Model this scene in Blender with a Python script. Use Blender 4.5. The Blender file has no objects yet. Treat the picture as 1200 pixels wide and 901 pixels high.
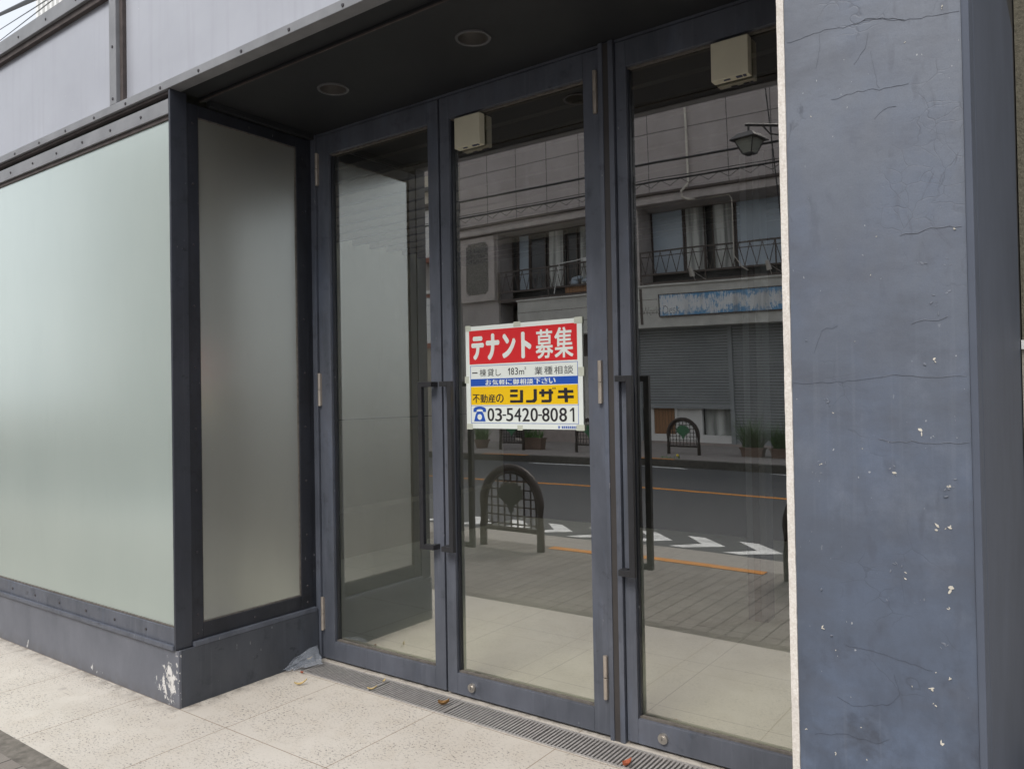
import bpy, bmesh, math, random
from mathutils import Vector, Matrix
random.seed(7)
S = bpy.context.scene
COL = S.collection
R = math.radians

# ------------------------------------------------------------------ node helpers
class N:
    def __init__(s, name):
        s.mat = bpy.data.materials.new(name); s.mat.use_nodes = True
        s.t = s.mat.node_tree; s.t.nodes.clear()
        s.out = s.t.nodes.new('ShaderNodeOutputMaterial')
    def new(s, typ, **kw):
        n = s.t.nodes.new(typ)
        for k, v in kw.items(): setattr(n, k, v)
        return n
    def link(s, a, b): s.t.links.new(a, b)
    def put(s, sock, v):
        if hasattr(v, 'node'): s.link(v, sock)
        elif v is not None:
            if isinstance(v, (tuple, list)) and len(v) == 3 and sock.type == 'RGBA': v = (*v, 1)
            sock.default_value = v
    def obj(s):
        return s.new('ShaderNodeTexCoord').outputs['Object']
    def sep(s, v):
        n = s.new('ShaderNodeSeparateXYZ'); s.put(n.inputs[0], v); return n.outputs
    def comb(s, x, y, z):
        n = s.new('ShaderNodeCombineXYZ')
        for i, a in enumerate((x, y, z)): s.put(n.inputs[i], a)
        return n.outputs[0]
    def scale(s, v, sc):
        n = s.new('ShaderNodeVectorMath', operation='MULTIPLY'); s.put(n.inputs[0], v); n.inputs[1].default_value = sc; return n.outputs[0]
    def vadd(s, a, b):
        n = s.new('ShaderNodeVectorMath', operation='ADD'); s.put(n.inputs[0], a); s.put(n.inputs[1], b); return n.outputs[0]
    def m(s, op, a, b=None, c=None):
        n = s.new('ShaderNodeMath', operation=op)
        s.put(n.inputs[0], a)
        if b is not None: s.put(n.inputs[1], b)
        if c is not None: s.put(n.inputs[2], c)
        return n.outputs[0]
    def noise(s, v, sc, det=4, rough=.55, dist=0, color=False):
        n = s.new('ShaderNodeTexNoise'); s.put(n.inputs['Vector'], v)
        n.inputs['Scale'].default_value = sc; n.inputs['Detail'].default_value = det
        n.inputs['Roughness'].default_value = rough; n.inputs['Distortion'].default_value = dist
        return n.outputs['Color' if color else 'Fac']
    def vor(s, v, sc, feature='F1', out='Distance', rnd=1):
        n = s.new('ShaderNodeTexVoronoi', feature=feature); s.put(n.inputs['Vector'], v)
        n.inputs['Scale'].default_value = sc; n.inputs['Randomness'].default_value = rnd
        return n.outputs[out]
    def rng(s, v, a, b, c=0., d=1.):
        n = s.new('ShaderNodeMapRange'); s.put(n.inputs[0], v)
        for i, q in enumerate((a, b, c, d)): n.inputs[i + 1].default_value = q
        return n.outputs[0]
    def mix(s, f, a, b):
        n = s.new('ShaderNodeMix', data_type='RGBA'); s.put(n.inputs[0], f); s.put(n.inputs[6], a); s.put(n.inputs[7], b)
        return n.outputs[2]
    def bump(s, h, st=.3, dist=.01, nrm=None):
        n = s.new('ShaderNodeBump'); s.put(n.inputs['Height'], h)
        n.inputs['Strength'].default_value = st; n.inputs['Distance'].default_value = dist
        if nrm is not None: s.link(nrm, n.inputs['Normal'])
        return n.outputs[0]
    def pbr(s, col, rough=.5, metal=0., spec=.5, nrm=None, **kw):
        n = s.new('ShaderNodeBsdfPrincipled')
        s.put(n.inputs['Base Color'], col); s.put(n.inputs['Roughness'], rough); s.put(n.inputs['Metallic'], metal)
        s.put(n.inputs['Specular IOR Level'], spec)
        if nrm is not None: s.link(nrm, n.inputs['Normal'])
        for k, v in kw.items(): s.put(n.inputs[k.replace('_', ' ')], v)
        s.link(n.outputs[0], s.out.inputs[0]); return s.mat
    def line(s, x, pitch, off, w):
        # 1 on joint lines at off + k*pitch, half width w
        a = s.m('DIVIDE', s.m('SUBTRACT', x, off), pitch)
        f = s.m('ABSOLUTE', s.m('SUBTRACT', a, s.m('ROUND', a)))
        return s.m('LESS_THAN', f, w / pitch)

def plain(name, col, rough=.5, metal=0., spec=.5, var=.12, vs=8., bump=0., bs=60.):
    n = N(name); o = n.obj()
    f = n.noise(o, vs, 5, .6)
    c = n.mix(n.rng(f, .3, .7), tuple(x * (1 - var) for x in col), tuple(min(1, x * (1 + var)) for x in col))
    nr = n.bump(n.noise(o, bs, 3), bump, .003) if bump else None
    return n.pbr(c, rough, metal, spec, nr)

M = {}
# ------------------------------------------------------------------ materials : storefront
def steel_paint(name, c1, c2, rough=.42, streak=True, scuff=.5):
    n = N(name); o = n.obj()
    big = n.noise(n.scale(o, (2.5, 2.5, 1)), 2.2, 5, .6)
    blotch = n.noise(o, 9, 4, .65)
    c = n.mix(n.rng(big, .32, .68), c1, c2)
    c = n.mix(n.m('MULTIPLY', n.rng(blotch, .58, .72), .55), c, tuple(x * .45 for x in c1))
    chalk = n.m('MULTIPLY', n.rng(n.noise(n.scale(o, (26, 26, 1.2)), 1.6, 4, .6), .56, .8), .22)
    c = n.mix(chalk, c, tuple(min(1, x * 1.9 + .02) for x in c2))
    sc = n.noise(n.scale(o, (1, 1, .35)), 60, 2)
    c = n.mix(n.m('MULTIPLY', n.rng(sc, .73, .76), scuff), c, (.3, .3, .31))
    wear = n.m('MULTIPLY', n.rng(n.noise(n.vadd(n.scale(o, (4, 4, 1)), (3., 1., 2.)), 1.6, 5, .65), .54, .74), .4)
    c = n.mix(wear, c, tuple(x * k for x, k in zip(c2, (1.15, 1.3, 1.5))))
    stain = n.m('MULTIPLY', n.rng(n.noise(n.vadd(n.scale(o, (1, 1, 1.6)), (8., 3., 1.)), 13, 4, .6), .66, .72), .6)
    c = n.mix(stain, c, tuple(x * .4 for x in c1))
    rr = n.rng(blotch, .3, .7, rough - .1, rough + .13)
    nr = n.bump(n.noise(o, 35, 4), .06, .01)
    return n.pbr(c, rr, 0, .5, nr)
M['steel'] = steel_paint('blue_grey_steel_paint', (.066, .073, .090), (.112, .121, .149))
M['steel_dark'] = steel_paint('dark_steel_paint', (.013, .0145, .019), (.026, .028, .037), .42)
M['handle'] = steel_paint('charcoal_handle_paint', (.017, .017, .019), (.030, .030, .033), .42, scuff=.3)

def base_paint():
    n = N('base_wall_paint'); o = n.obj(); x, y, z = n.sep(o)
    c = n.mix(n.rng(n.noise(n.scale(o, (3, 3, 2)), 2, 5), .3, .7), (.115, .122, .145), (.155, .162, .188))
    # dirt splashed up from the pavement
    low = n.m('MULTIPLY', n.rng(z, 0, .07, 1, 0), n.rng(n.noise(o, 22, 5, .7), .35, .7))
    c = n.mix(n.m('MULTIPLY', low, .7), c, (.10, .092, .085))
    fl = n.noise(n.scale(o, (1, 1, .6)), 26, 6, .72, .6)
    chip = None
    for cx, cz, rx, rz, th in ((-3.672, .11, .062, .10, .44), (-3.755, .085, .09, .055, .53), (-4.45, .06, .05, .06, .57), (-5.245, .035, .03, .05, .52), (-4.40, .02, .14, .03, .6)):
        d = n.m('ADD', n.m('POWER', n.m('DIVIDE', n.m('SUBTRACT', x, cx), rx), 2.), n.m('POWER', n.m('DIVIDE', n.m('SUBTRACT', z, cz), rz), 2.))
        f = n.m('GREATER_THAN', n.m('SUBTRACT', fl, n.m('MULTIPLY', d, .13)), th)
        chip = f if chip is None else n.m('MAXIMUM', chip, f)
    front = n.m('LESS_THAN', y, 2.16)
    chip = n.m('MULTIPLY', chip, front)
    edge = n.m('MULTIPLY', n.m('GREATER_THAN', x, -3.606), n.m('GREATER_THAN', n.noise(o, 38, 3), .60))
    edge = n.m('MULTIPLY', edge, n.m('LESS_THAN', y, 2.15))
    drip = n.m('MULTIPLY', n.m('GREATER_THAN', n.noise(n.scale(o, (45, 45, 2)), 2, 3), .74), n.rng(z, .0, .25, .8, .1))
    chip = n.m('MAXIMUM', chip, edge)
    c = n.mix(n.m('MULTIPLY', drip, .3), c, (.5, .5, .48))
    c = n.mix(chip, c, n.mix(n.rng(fl, .5, .8), (.62, .6, .58), (.78, .77, .76)))
    return n.pbr(c, .5, 0, .4, n.bump(n.m('ADD', n.m('MULTIPLY', chip, -1.), n.m('MULTIPLY', fl, .3)), .35, .006))
M['base'] = base_paint()
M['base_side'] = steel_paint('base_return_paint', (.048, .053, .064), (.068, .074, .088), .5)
M['trim'] = plain('corner_trim_paint', (.098, .111, .142), .6, 0, .15, .12, 2.5, .05, 30)
M['post'] = steel_paint('corner_post_paint', (.030, .033, .043), (.042, .046, .058), .42)

def fascia_mat():
    n = N('fascia_panel_paint'); o = n.obj()
    c = n.mix(n.rng(n.noise(n.scale(o, (1.2, 1, 1.6)), 1.1, 4), .3, .7), (.36, .37, .41), (.43, .44, .485))
    c = n.mix(n.m('MULTIPLY', n.rng(n.noise(n.scale(o, (16, 16, .8)), 1.2, 4, .6), .52, .75), .35), c, (.31, .315, .35))
    c = n.mix(n.m('GREATER_THAN', n.noise(o, 45, 2), .77), c, (.8, .8, .8))
    return n.pbr(c, .27, .0, .75, n.bump(n.noise(n.scale(o, (1, 1, 1.3)), 2.2, 3), .12, .02))
M['fascia'] = fascia_mat()
M['strip'] = plain('weathered_grey_trim', (.225, .228, .238), .42, .0, .5, .14, 7, .1, 30)
M['screw'] = plain('dark_screw', (.05, .045, .05), .4, .3)
M['rust'] = plain('rusty_brown_paint', (.085, .070, .066), .7, 0, .3, .3, 14)
M['soffit'] = plain('soffit_black_paint', (.022, .0235, .026), .55, 0, .4, .12, 3, .08, 18)
M['gasket'] = plain('dusty_gasket', (.125, .112, .10), .7, 0, .3, .3, 40)
M['insert'] = plain('brown_black_seal', (.048, .043, .041), .55, 0, .4, .1, 6)
M['black'] = plain('matt_black', (.015, .015, .016), .6)
M['chrome'] = plain('brushed_steel', (.55, .52, .48), .35, .9, .5, .1, 30)
M['lamp_rim'] = plain('grey_lamp_rim', (.10, .10, .105), .4)
M['lamp_refl'] = plain('tarnished_lamp_reflector', (.30, .285, .27), .3, .8)
M['hinge'] = plain('champagne_hinge', (.44, .385, .33), .38, .5, .5, .15, 20)
M['cream_plastic'] = plain('cream_plastic_box', (.62, .58, .45), .45, 0, .5, .05)
M['mark'] = plain('dark_print', (.06, .06, .1), .6)

def frosted(name, c1, c2, trans, g0, g1, rough):
    n = N(name); o = n.obj()
    c = n.mix(n.rng(n.noise(n.scale(o, (1.6, 1.6, .8)), 1.0, 3), .3, .7), c1, c2)
    sm = n.m('MULTIPLY', n.rng(n.noise(n.scale(o, (9, 9, 2)), 1.3, 5), .55, .75), .2)
    c = n.mix(sm, c, tuple(x * .9 for x in c1))
    c = n.mix(n.m('MULTIPLY', n.m('GREATER_THAN', n.noise(o, 85, 2), .77), .5), c, (.8, .82, .78))
    c = n.mix(n.m('MULTIPLY', n.rng(n.noise(o, 420, 2), .4, .65), .12), c, tuple(x * .8 for x in c1))
    p = n.new('ShaderNodeBsdfDiffuse'); n.put(p.inputs['Color'], c)
    g = n.new('ShaderNodeBsdfGlossy'); g.inputs['Roughness'].default_value = rough; g.inputs['Color'].default_value = (.88, .93, .90, 1)
    n.link(n.bump(n.noise(o, 300, 2), .03, .002), g.inputs['Normal'])
    tr = n.new('ShaderNodeBsdfTranslucent'); n.put(tr.inputs['Color'], c)
    a = n.new('ShaderNodeMixShader'); a.inputs[0].default_value = trans
    n.link(p.outputs[0], a.inputs[1]); n.link(tr.outputs[0], a.inputs[2])
    lw = n.new('ShaderNodeLayerWeight'); lw.inputs['Blend'].default_value = .3
    b = n.new('ShaderNodeMixShader'); n.link(n.rng(lw.outputs['Facing'], 0, 1, g0, g1), b.inputs[0])
    n.link(a.outputs[0], b.inputs[1]); n.link(g.outputs[0], b.inputs[2])
    n.link(b.outputs[0], n.out.inputs[0]); return n.mat
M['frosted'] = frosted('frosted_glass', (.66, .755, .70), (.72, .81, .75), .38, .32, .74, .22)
M['frosted_shaded'] = frosted('shaded_frosted_glass', (.34, .33, .285), (.37, .36, .31), .35, .46, .80, .27)  # same glass, darker and browner to paint in the dim recess reflections
def pane_mat():
    n = N('coated_door_glass'); o = n.obj()
    t = n.new('ShaderNodeBsdfTransparent'); t.inputs['Color'].default_value = (.93, .925, .87, 1)
    g = n.new('ShaderNodeBsdfGlossy'); g.inputs['Roughness'].default_value = 0.0; g.inputs['Color'].default_value = (.98, .97, .95, 1)
    n.link(n.bump(n.noise(o, 1.6, 2), .01, .02), g.inputs['Normal'])
    a = n.new('ShaderNodeMixShader'); a.inputs[0].default_value = .39
    n.link(t.outputs[0], a.inputs[1]); n.link(g.outputs[0], a.inputs[2])
    d = n.new('ShaderNodeBsdfDiffuse'); d.inputs['Color'].default_value = (.5, .5, .47, 1)
    x, y, z = n.sep(o)
    dust = n.m('MULTIPLY', n.m('GREATER_THAN', n.noise(o, 260, 2), .70), .10)
    film = n.m('MULTIPLY', n.rng(n.noise(n.scale(o, (4, 1, 1.5)), 1.5, 5), .4, .75), .018)
    scr = n.m('MULTIPLY', n.m('LESS_THAN', n.vor(n.scale(o, (3, 1, 1.1)), 2.2, 'DISTANCE_TO_EDGE'), .0016), .03)
    b = n.new('ShaderNodeMixShader'); n.link(n.m('ADD', n.m('ADD', dust, film), scr), b.inputs[0])
    n.link(a.outputs[0], b.inputs[1]); n.link(d.outputs[0], b.inputs[2])
    n.link(b.outputs[0], n.out.inputs[0]); return n.mat
M['pane'] = pane_mat()
def ghost():
    n = N('worn_off_lettering'); t = n.new('ShaderNodeBsdfTransparent'); d = n.new('ShaderNodeBsdfDiffuse'); d.inputs['Color'].default_value = (.07, .07, .065, 1)
    a = n.new('ShaderNodeMixShader'); a.inputs[0].default_value = .09
    n.link(t.outputs[0], a.inputs[1]); n.link(d.outputs[0], a.inputs[2]); n.link(a.outputs[0], n.out.inputs[0]); return n.mat
M['ghost_letter'] = ghost()
def clear_mat():
    n = N('clear_glass_inner'); t = n.new('ShaderNodeBsdfTransparent'); t.inputs['Color'].default_value = (.93, .95, .93, 1)
    n.link(t.outputs[0], n.out.inputs[0]); return n.mat
M['clear'] = clear_mat()

def column_mat():
    n = N('cracked_column_paint'); o = n.obj(); x, y, z = n.sep(o)
    warp = n.vadd(o, n.scale(n.noise(o, 3.5, 4, .6, 0, True), (.16, .16, .16)))
    sky_fade = n.rng(n.m('ADD', z, n.m('MULTIPLY', n.noise(o, 1.7, 4), .9)), 1.1, 2.6)  # faded paint plus sky reflection, both put into the colour, lighter upwards
    c = n.mix(sky_fade, (.078, .096, .134), (.158, .176, .212))
    c = n.mix(n.m('MULTIPLY', n.rng(n.noise(n.scale(o, (2, 1, 1.1)), 3.0, 5, .6), .45, .72), .6), c, (.13, .16, .225))
    c = n.mix(n.m('MULTIPLY', n.rng(n.noise(n.scale(o, (1.2, 1, 2.6)), 2.1, 5, .6), .5, .75), .55), c, (.10, .106, .128))
    c = n.mix(n.m('MULTIPLY', n.rng(n.noise(n.scale(o, (1, 1, .8)), 5, 6, .68), .56, .72), .35), c, (.20, .226, .28))
    # smears left by hands and water, scuffs, grime near the pavement
    sm = n.m('MULTIPLY', n.rng(n.noise(n.scale(o, (11, 1, 4.0)), 2.4, 3, .5), .60, .68), n.rng(n.noise(o, 2.6, 2), .47, .58))
    c = n.mix(n.m('MULTIPLY', sm, .32), c, (.075, .082, .105))
    sw = n.vadd(o, n.scale(n.noise(o, 2.2, 3, .5, 0, True), (.5, 0, .5)))
    sf = n.m('MULTIPLY', n.rng(n.noise(n.scale(sw, (14, 1, 3)), 3.2, 4, .6), .60, .70), n.rng(n.noise(n.vadd(o, (4., 0, 9.)), 3.1, 2), .52, .62))
    c = n.mix(n.m('MULTIPLY', sf, .6), c, (.06, .065, .082))
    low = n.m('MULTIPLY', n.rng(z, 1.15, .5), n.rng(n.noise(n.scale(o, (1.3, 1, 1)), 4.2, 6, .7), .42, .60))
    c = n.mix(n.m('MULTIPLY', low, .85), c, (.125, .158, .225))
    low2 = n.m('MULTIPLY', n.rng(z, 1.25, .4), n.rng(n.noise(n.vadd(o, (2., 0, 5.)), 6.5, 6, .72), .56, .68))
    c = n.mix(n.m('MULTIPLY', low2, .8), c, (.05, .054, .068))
    mid = n.rng(n.noise(n.vadd(n.scale(o, (.8, 1, 1.9)), (1., 0, 3.)), 2.6, 6, .68), .50, .66)
    c = n.mix(n.m('MULTIPLY', mid, .42), c, (.088, .094, .112))
    dr = n.m('MULTIPLY', n.rng(n.noise(n.scale(o, (34, 1, .9)), 1.5, 3), .58, .72), n.rng(n.noise(n.vadd(o, (7., 0, 1.)), 2.1, 2), .5, .62))
    c = n.mix(n.m('MULTIPLY', dr, .10), c, (.30, .325, .37))
    gr = n.noise(o, 330, 2, .6)
    c = n.mix(n.m('MULTIPLY', n.rng(gr, .4, .65), .16), c, (.08, .09, .115))
    # hairline crazing, only in patches
    e1 = n.vor(n.scale(warp, (1, 1, .8)), 7.5, 'DISTANCE_TO_EDGE')
    e2 = n.vor(n.scale(warp, (1, 1, 1.2)), 15, 'DISTANCE_TO_EDGE')
    pat = n.rng(n.noise(o, 2.7, 3), .58, .66); pat2 = n.rng(n.noise(n.scale(o, (1, 1, 1.0)), 4.0, 2, .5), .60, .66)
    cr = n.m('MAXIMUM', n.m('MULTIPLY', n.rng(e1, .0, .012, 1, 0), pat), n.m('MULTIPLY', n.rng(e2, .0, .022, 1, 0), pat2))
    c = n.mix(n.m('MULTIPLY', cr, .32), c, (.05, .053, .065))
    spk = n.m('MULTIPLY', n.m('GREATER_THAN', n.noise(n.scale(o, (1, 1, .6)), 95, 2), .755), n.rng(n.noise(o, 3.3, 2), .45, .6))
    c = n.mix(n.m('MULTIPLY', spk, .7), c, (.55, .55, .55))
    fine = n.noise(o, 42, 5, .6)
    h = n.m('ADD', n.m('ADD', n.m('MULTIPLY', fine, .3), n.m('MULTIPLY', gr, .1)), n.m('SUBTRACT', n.m('MULTIPLY', n.noise(o, 6, 5, .65), 1.0), n.m('MULTIPLY', cr, .22)))
    return n.pbr(c, n.rng(fine, .3, .7, .36, .5), 0, .5, n.bump(h, .2, .006))
M['column'] = column_mat()
M['flake_light'] = plain('bare_plaster_flake', (.60, .56, .48), .8, 0, .2, .2, 40)
M['crack'] = plain('crack_shadow_paint', (.085, .092, .115), .7, 0, .2, .2, 40)
M['lip'] = plain('lifted_paint_edge', (.19, .205, .24), .5, 0, .4, .2, 40)
def plaster():
    n = N('rough_white_render'); o = n.obj()
    f = n.noise(o, 160, 4, .7)
    st = n.m('MULTIPLY', n.rng(n.noise(n.scale(o, (1, 1, .35)), 11, 5, .7), .48, .7), .45)
    return n.pbr(n.mix(st, n.mix(n.rng(f, .35, .65), (.62, .57, .51), (.80, .76, .71)), (.40, .36, .32)), .85, 0, .2, n.bump(f, .35, .002))
M['plaster'] = plaster()

def granite():
    n = N('bush_hammered_granite_tile'); o = n.obj(); x, y, z = n.sep(o)
    big = n.noise(o, 1.6, 4); med = n.noise(o, 9, 5, .65)
    c = n.mix(n.rng(big, .3, .7), (.50, .458, .405), (.59, .55, .495))
    c = n.mix(n.m('MULTIPLY', n.rng(med, .45, .75), .45), c, (.47, .41, .335))
    grain = n.noise(o, 210, 3, .6)
    c = n.mix(n.m('MULTIPLY', n.rng(grain, .45, .7), .3), c, (.40, .37, .335))
    # pits, thicker in some areas, drawn out a little
    pv = n.vadd(n.scale(o, (1, 1.5, 1)), n.scale(n.noise(o, 60, 2, .5, 0, True), (.02, .02, 0)))
    pit = n.rng(n.noise(pv, 70, 3, .7), .565, .61)
    pit = n.m('MULTIPLY', pit, n.rng(n.noise(o, 4.5, 4, .65), .36, .58, .10, 1))
    c = n.mix(n.m('MULTIPLY', pit, .85), c, (.13, .125, .125))
    st = n.rng(n.noise(o, 3.1, 5, .7), .66, .8)
    c = n.mix(n.m('MULTIPLY', st, .55), c, (.36, .27, .17))
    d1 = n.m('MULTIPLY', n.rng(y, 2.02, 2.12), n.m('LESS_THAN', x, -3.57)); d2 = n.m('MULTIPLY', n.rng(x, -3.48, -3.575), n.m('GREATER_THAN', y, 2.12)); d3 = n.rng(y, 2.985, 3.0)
    dirt_shade = n.m('MULTIPLY', n.m('MAXIMUM', n.m('MAXIMUM', d1, d2), d3), n.rng(n.noise(o, 14, 5, .7), .4, .62))  # noisy grime at the wall foot, doubling as painted contact shade
    c = n.mix(n.m('MULTIPLY', dirt_shade, .75), c, (.17, .15, .13))
    gum = n.m('MULTIPLY', n.m('LESS_THAN', n.vor(o, 2.3), .055), .5)
    c = n.mix(n.m('MULTIPLY', gum, n.rng(med, .35, .6)), c, (.25, .23, .215))
    wet = n.rng(n.noise(n.scale(o, (1, 1.6, 1)), 1.1, 6, .65), .52, .72)
    c = n.mix(n.m('MULTIPLY', wet, .22), c, (.30, .265, .225))
    jx = n.line(x, .685, -3.2, .0024)
    jy = n.line(y, .66, 2.12, .0024)
    j = n.m('MAXIMUM', jx, jy)
    c = n.mix(n.m('MULTIPLY', j, .8), c, (.23, .17, .12))
    h = n.m('SUBTRACT', n.m('MULTIPLY', med, .3), n.m('ADD', n.m('MULTIPLY', pit, .7), j))
    return n.pbr(c, .68, 0, .35, n.bump(h, .3, .004))
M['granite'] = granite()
def floor_in():
    n = N('interior_floor_tile'); o = n.obj(); x, y, z = n.sep(o)
    c = n.mix(n.rng(n.noise(o, 3, 4), .3, .7), (.68, .665, .58), (.76, .74, .65))
    j = n.m('MAXIMUM', n.line(x, .685, -3.05, .002), n.line(y, .66, 3.45, .002))
    c = n.mix(n.m('MULTIPLY', j, .7), c, (.2, .18, .15))
    return n.pbr(c, .5, 0, .4)
M['floor_in'] = floor_in()
def pavers():
    n = N('grey_brown_block_paving'); o = n.obj(); x, y, z = n.sep(o)
    col = n.m('ROUND', n.m('DIVIDE', x, .11))
    odd = n.m('MULTIPLY', n.m('MODULO', n.m('ABSOLUTE', col), 2), .11)
    y2 = n.m('ADD', y, odd)
    j = n.m('MAXIMUM', n.line(x, .11, .055, .0036), n.line(y2, .22, .0, .0024))
    idv = n.comb(col, n.m('FLOOR', n.m('DIVIDE', n.m('ADD', y2, .11), .22)), 0)
    wn = n.new('ShaderNodeTexWhiteNoise'); n.link(idv, wn.inputs['Vector'])
    c = n.mix(wn.outputs['Value'], (.185, .163, .143), (.235, .212, .19))
    c = n.mix(n.m('MULTIPLY', n.rng(n.noise(o, 2.5, 5), .4, .7), .4), c, (.13, .12, .108))
    g = n.noise(o, 160, 3, .7)
    c = n.mix(n.m('MULTIPLY', n.rng(g, .4, .7), .4), c, (.30, .275, .25))
    c = n.mix(n.m('MULTIPLY', j, .92), c, (.03, .027, .024))
    return n.pbr(c, .8, 0, .3, n.bump(n.m('SUBTRACT', n.m('MULTIPLY', g, .2), j), .4, .005))
M['pavers'] = pavers()
M['border'] = plain('rough_paving_border', (.155, .14, .122), .85, 0, .3, .35, 22, .4, 70)
def asphalt():
    n = N('asphalt'); o = n.obj()
    g = n.noise(o, 140, 3, .7); p = n.noise(o, .7, 5, .6)
    c = n.mix(n.rng(g, .35, .7), (.065, .068, .072), (.125, .128, .132))
    c = n.mix(n.m('MULTIPLY', n.rng(p, .4, .7), .4), c, (.10, .10, .102))
    return n.pbr(c, .85, 0, .3, n.bump(g, .3, .004))
M['asphalt'] = asphalt()
def worn(name, col, under):
    n = N(name); o = n.obj()
    f = n.noise(o, 70, 4, .7)
    return n.pbr(n.mix(n.m('MAXIMUM', n.rng(f, .56, .68), n.m('MULTIPLY', n.rng(n.noise(o, 6, 4, .7), .48, .7), .55)), col, under), .7, 0, .3)
M['road_white'] = worn('worn_white_road_paint', (.82, .82, .80), (.14, .14, .14))
M['road_orange'] = worn('worn_orange_road_paint', (.66, .27, .05), (.35, .18, .06))
M['kerb'] = plain('kerb_concrete', (.33, .305, .275), .85, 0, .3, .2, 30, .3, 80)
M['kerb_dark'] = plain('dark_kerb_face', (.075, .07, .062), .85, 0, .3, .35, 14, .2, 60)
M['far_pave'] = plain('far_pavement_concrete', (.30, .275, .26), .85, 0, .3, .15, 8)
M['earth'] = plain('bare_ground', (.14, .13, .12), .9, 0, .2, .2, .5)

# interior
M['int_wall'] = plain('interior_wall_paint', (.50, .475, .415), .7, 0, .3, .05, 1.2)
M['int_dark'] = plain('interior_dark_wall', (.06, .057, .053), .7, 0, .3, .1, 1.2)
M['beam'] = plain('dark_brown_beam', (.045, .038, .034), .5, 0, .4, .15, 5)
M['int_steel'] = plain('interior_grey_steel', (.17, .18, .20), .5, 0, .4, .1, 5)

# opposite side
def stone_clad():
    n = N('grey_brown_stone_cladding'); o = n.obj(); x, y, z = n.sep(o)
    c = n.mix(n.rng(n.noise(o, 1.3, 6, .65), .3, .7), (.37, .33, .315), (.46, .42, .405))
    c = n.mix(n.m('MULTIPLY', n.rng(n.noise(o, 40, 3, .7), .45, .7), .3), c, (.36, .32, .31))
    c = n.mix(n.m('MULTIPLY', n.rng(n.noise(n.scale(o, (3, 3, .3)), 1.2, 4), .6, .75), .35), c, (.60, .57, .55))
    j = n.m('MAXIMUM', n.line(x, 1.085, -14.46, .011), n.line(z, 1.68, 6.68, .011))
    return n.pbr(n.mix(j, c, (.10, .09, .09)), .6, 0, .4)
M['stone'] = stone_clad()
M['opp_grey'] = plain('stained_grey_render', (.38, .35, .34), .8, 0, .3, .18, 1.5)
M['opp_light'] = plain('grey_siding', (.52, .515, .48), .7, 0, .3, .14, 2.5)
M['opp_brown'] = plain('brown_metal', (.08, .062, .055), .5, 0, .4, .15, 4)
M['relief_frame'] = plain('pale_relief_frame', (.45, .41, .39), .8, 0, .3, .15, 3)
def pebble():
    n = N('pebble_dash'); o = n.obj(); f = n.vor(o, 26)
    return n.pbr(n.mix(n.rng(f, .1, .6), (.40, .385, .36), (.10, .095, .09)), .85, 0, .3, n.bump(f, .6, .03))
M['pebble'] = pebble()
def shutter():
    n = N('grey_roller_shutter'); o = n.obj(); x, y, z = n.sep(o)
    c = n.mix(n.rng(n.noise(n.scale(o, (1, 1, 3)), 1.6, 5), .3, .7), (.24, .26, .27), (.31, .33, .34))
    return n.pbr(c, .45, .0, .5)
M['shutter'] = shutter()
M['blind'] = plain('blue_grey_blind', (.42, .50, .58), .35, 0, .6, .08, 1)
def curtain():
    n = N('sheer_curtain'); o = n.obj(); x, y, z = n.sep(o)
    f = n.noise(n.scale(o, (6, 1, .4)), 1.4, 3, .5)
    return n.pbr(n.mix(n.rng(f, .35, .65), (.24, .25, .24), (.66, .68, .65)), .8, 0, .3)
M['curtain'] = curtain()
M['dark_room'] = plain('dark_room', (.02, .02, .022), .5)
M['opp_win'] = plain('dark_window', (.035, .038, .042), .15, 0, .6)
def faded_blue():
    n = N('peeling_blue_sign'); o = n.obj(); x, y, z = n.sep(o)
    f = n.noise(n.scale(o, (13, 1, 3.2)), 2.0, 6, .75)
    e = n.m('MULTIPLY', n.m('ABSOLUTE', n.m('SUBTRACT', z, 3.77)), .75)
    big = n.noise(n.scale(o, (1, 1, 2)), 1.7, 3)
    k = n.m('ADD', n.m('SUBTRACT', f, e), n.m('MULTIPLY', n.m('SUBTRACT', big, .5), .45))
    c = n.mix(n.rng(k, .32, .41), (.12, .32, .55), (.70, .72, .73))
    c = n.mix(n.m('MULTIPLY', n.rng(n.noise(n.scale(o, (2.6, 1, .3)), 1.1, 3), .55, .7), .5), c, (.20, .19, .18))
    return n.pbr(c, .7, 0, .3)
M['blue_sign'] = faded_blue()
def wood():
    n = N('brown_wood_boards'); o = n.obj(); x, y, z = n.sep(o)
    c = n.mix(n.rng(n.noise(n.scale(o, (14, 14, 1)), 2, 4), .3, .7), (.20, .10, .045), (.34, .18, .085))
    return n.pbr(n.mix(n.line(x, .09, 0, .004), c, (.06, .03, .02)), .55, 0, .4)
M['wood'] = wood()
M['white'] = plain('white_paint', (.74, .74, .72), .6, 0, .4, .06, 2)
M['cream'] = plain('cream_render', (.62, .57, .47), .8, 0, .3, .08, 2)
M['pink_base'] = plain('pinkish_stone_base', (.36, .31, .29), .8, 0, .3, .12, 4)
M['red_trim'] = plain('red_brown_trim', (.26, .09, .065), .6, 0, .4, .12, 4)
def white_tile():
    n = N('white_wall_tile'); o = n.obj(); x, y, z = n.sep(o)
    return n.pbr(n.mix(n.line(z, .62, 3.25, .012), (.70, .72, .72), (.35, .35, .35)), .4, 0, .5)
M['white_tile'] = white_tile()
M['fence'] = plain('dark_brown_fence_paint', (.04, .028, .024), .5, 0, .4, .25, 20)
M['leaf_emblem'] = plain('green_leaf_emblem', (.05, .17, .085), .5, 0, .4, .2, 9)
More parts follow.
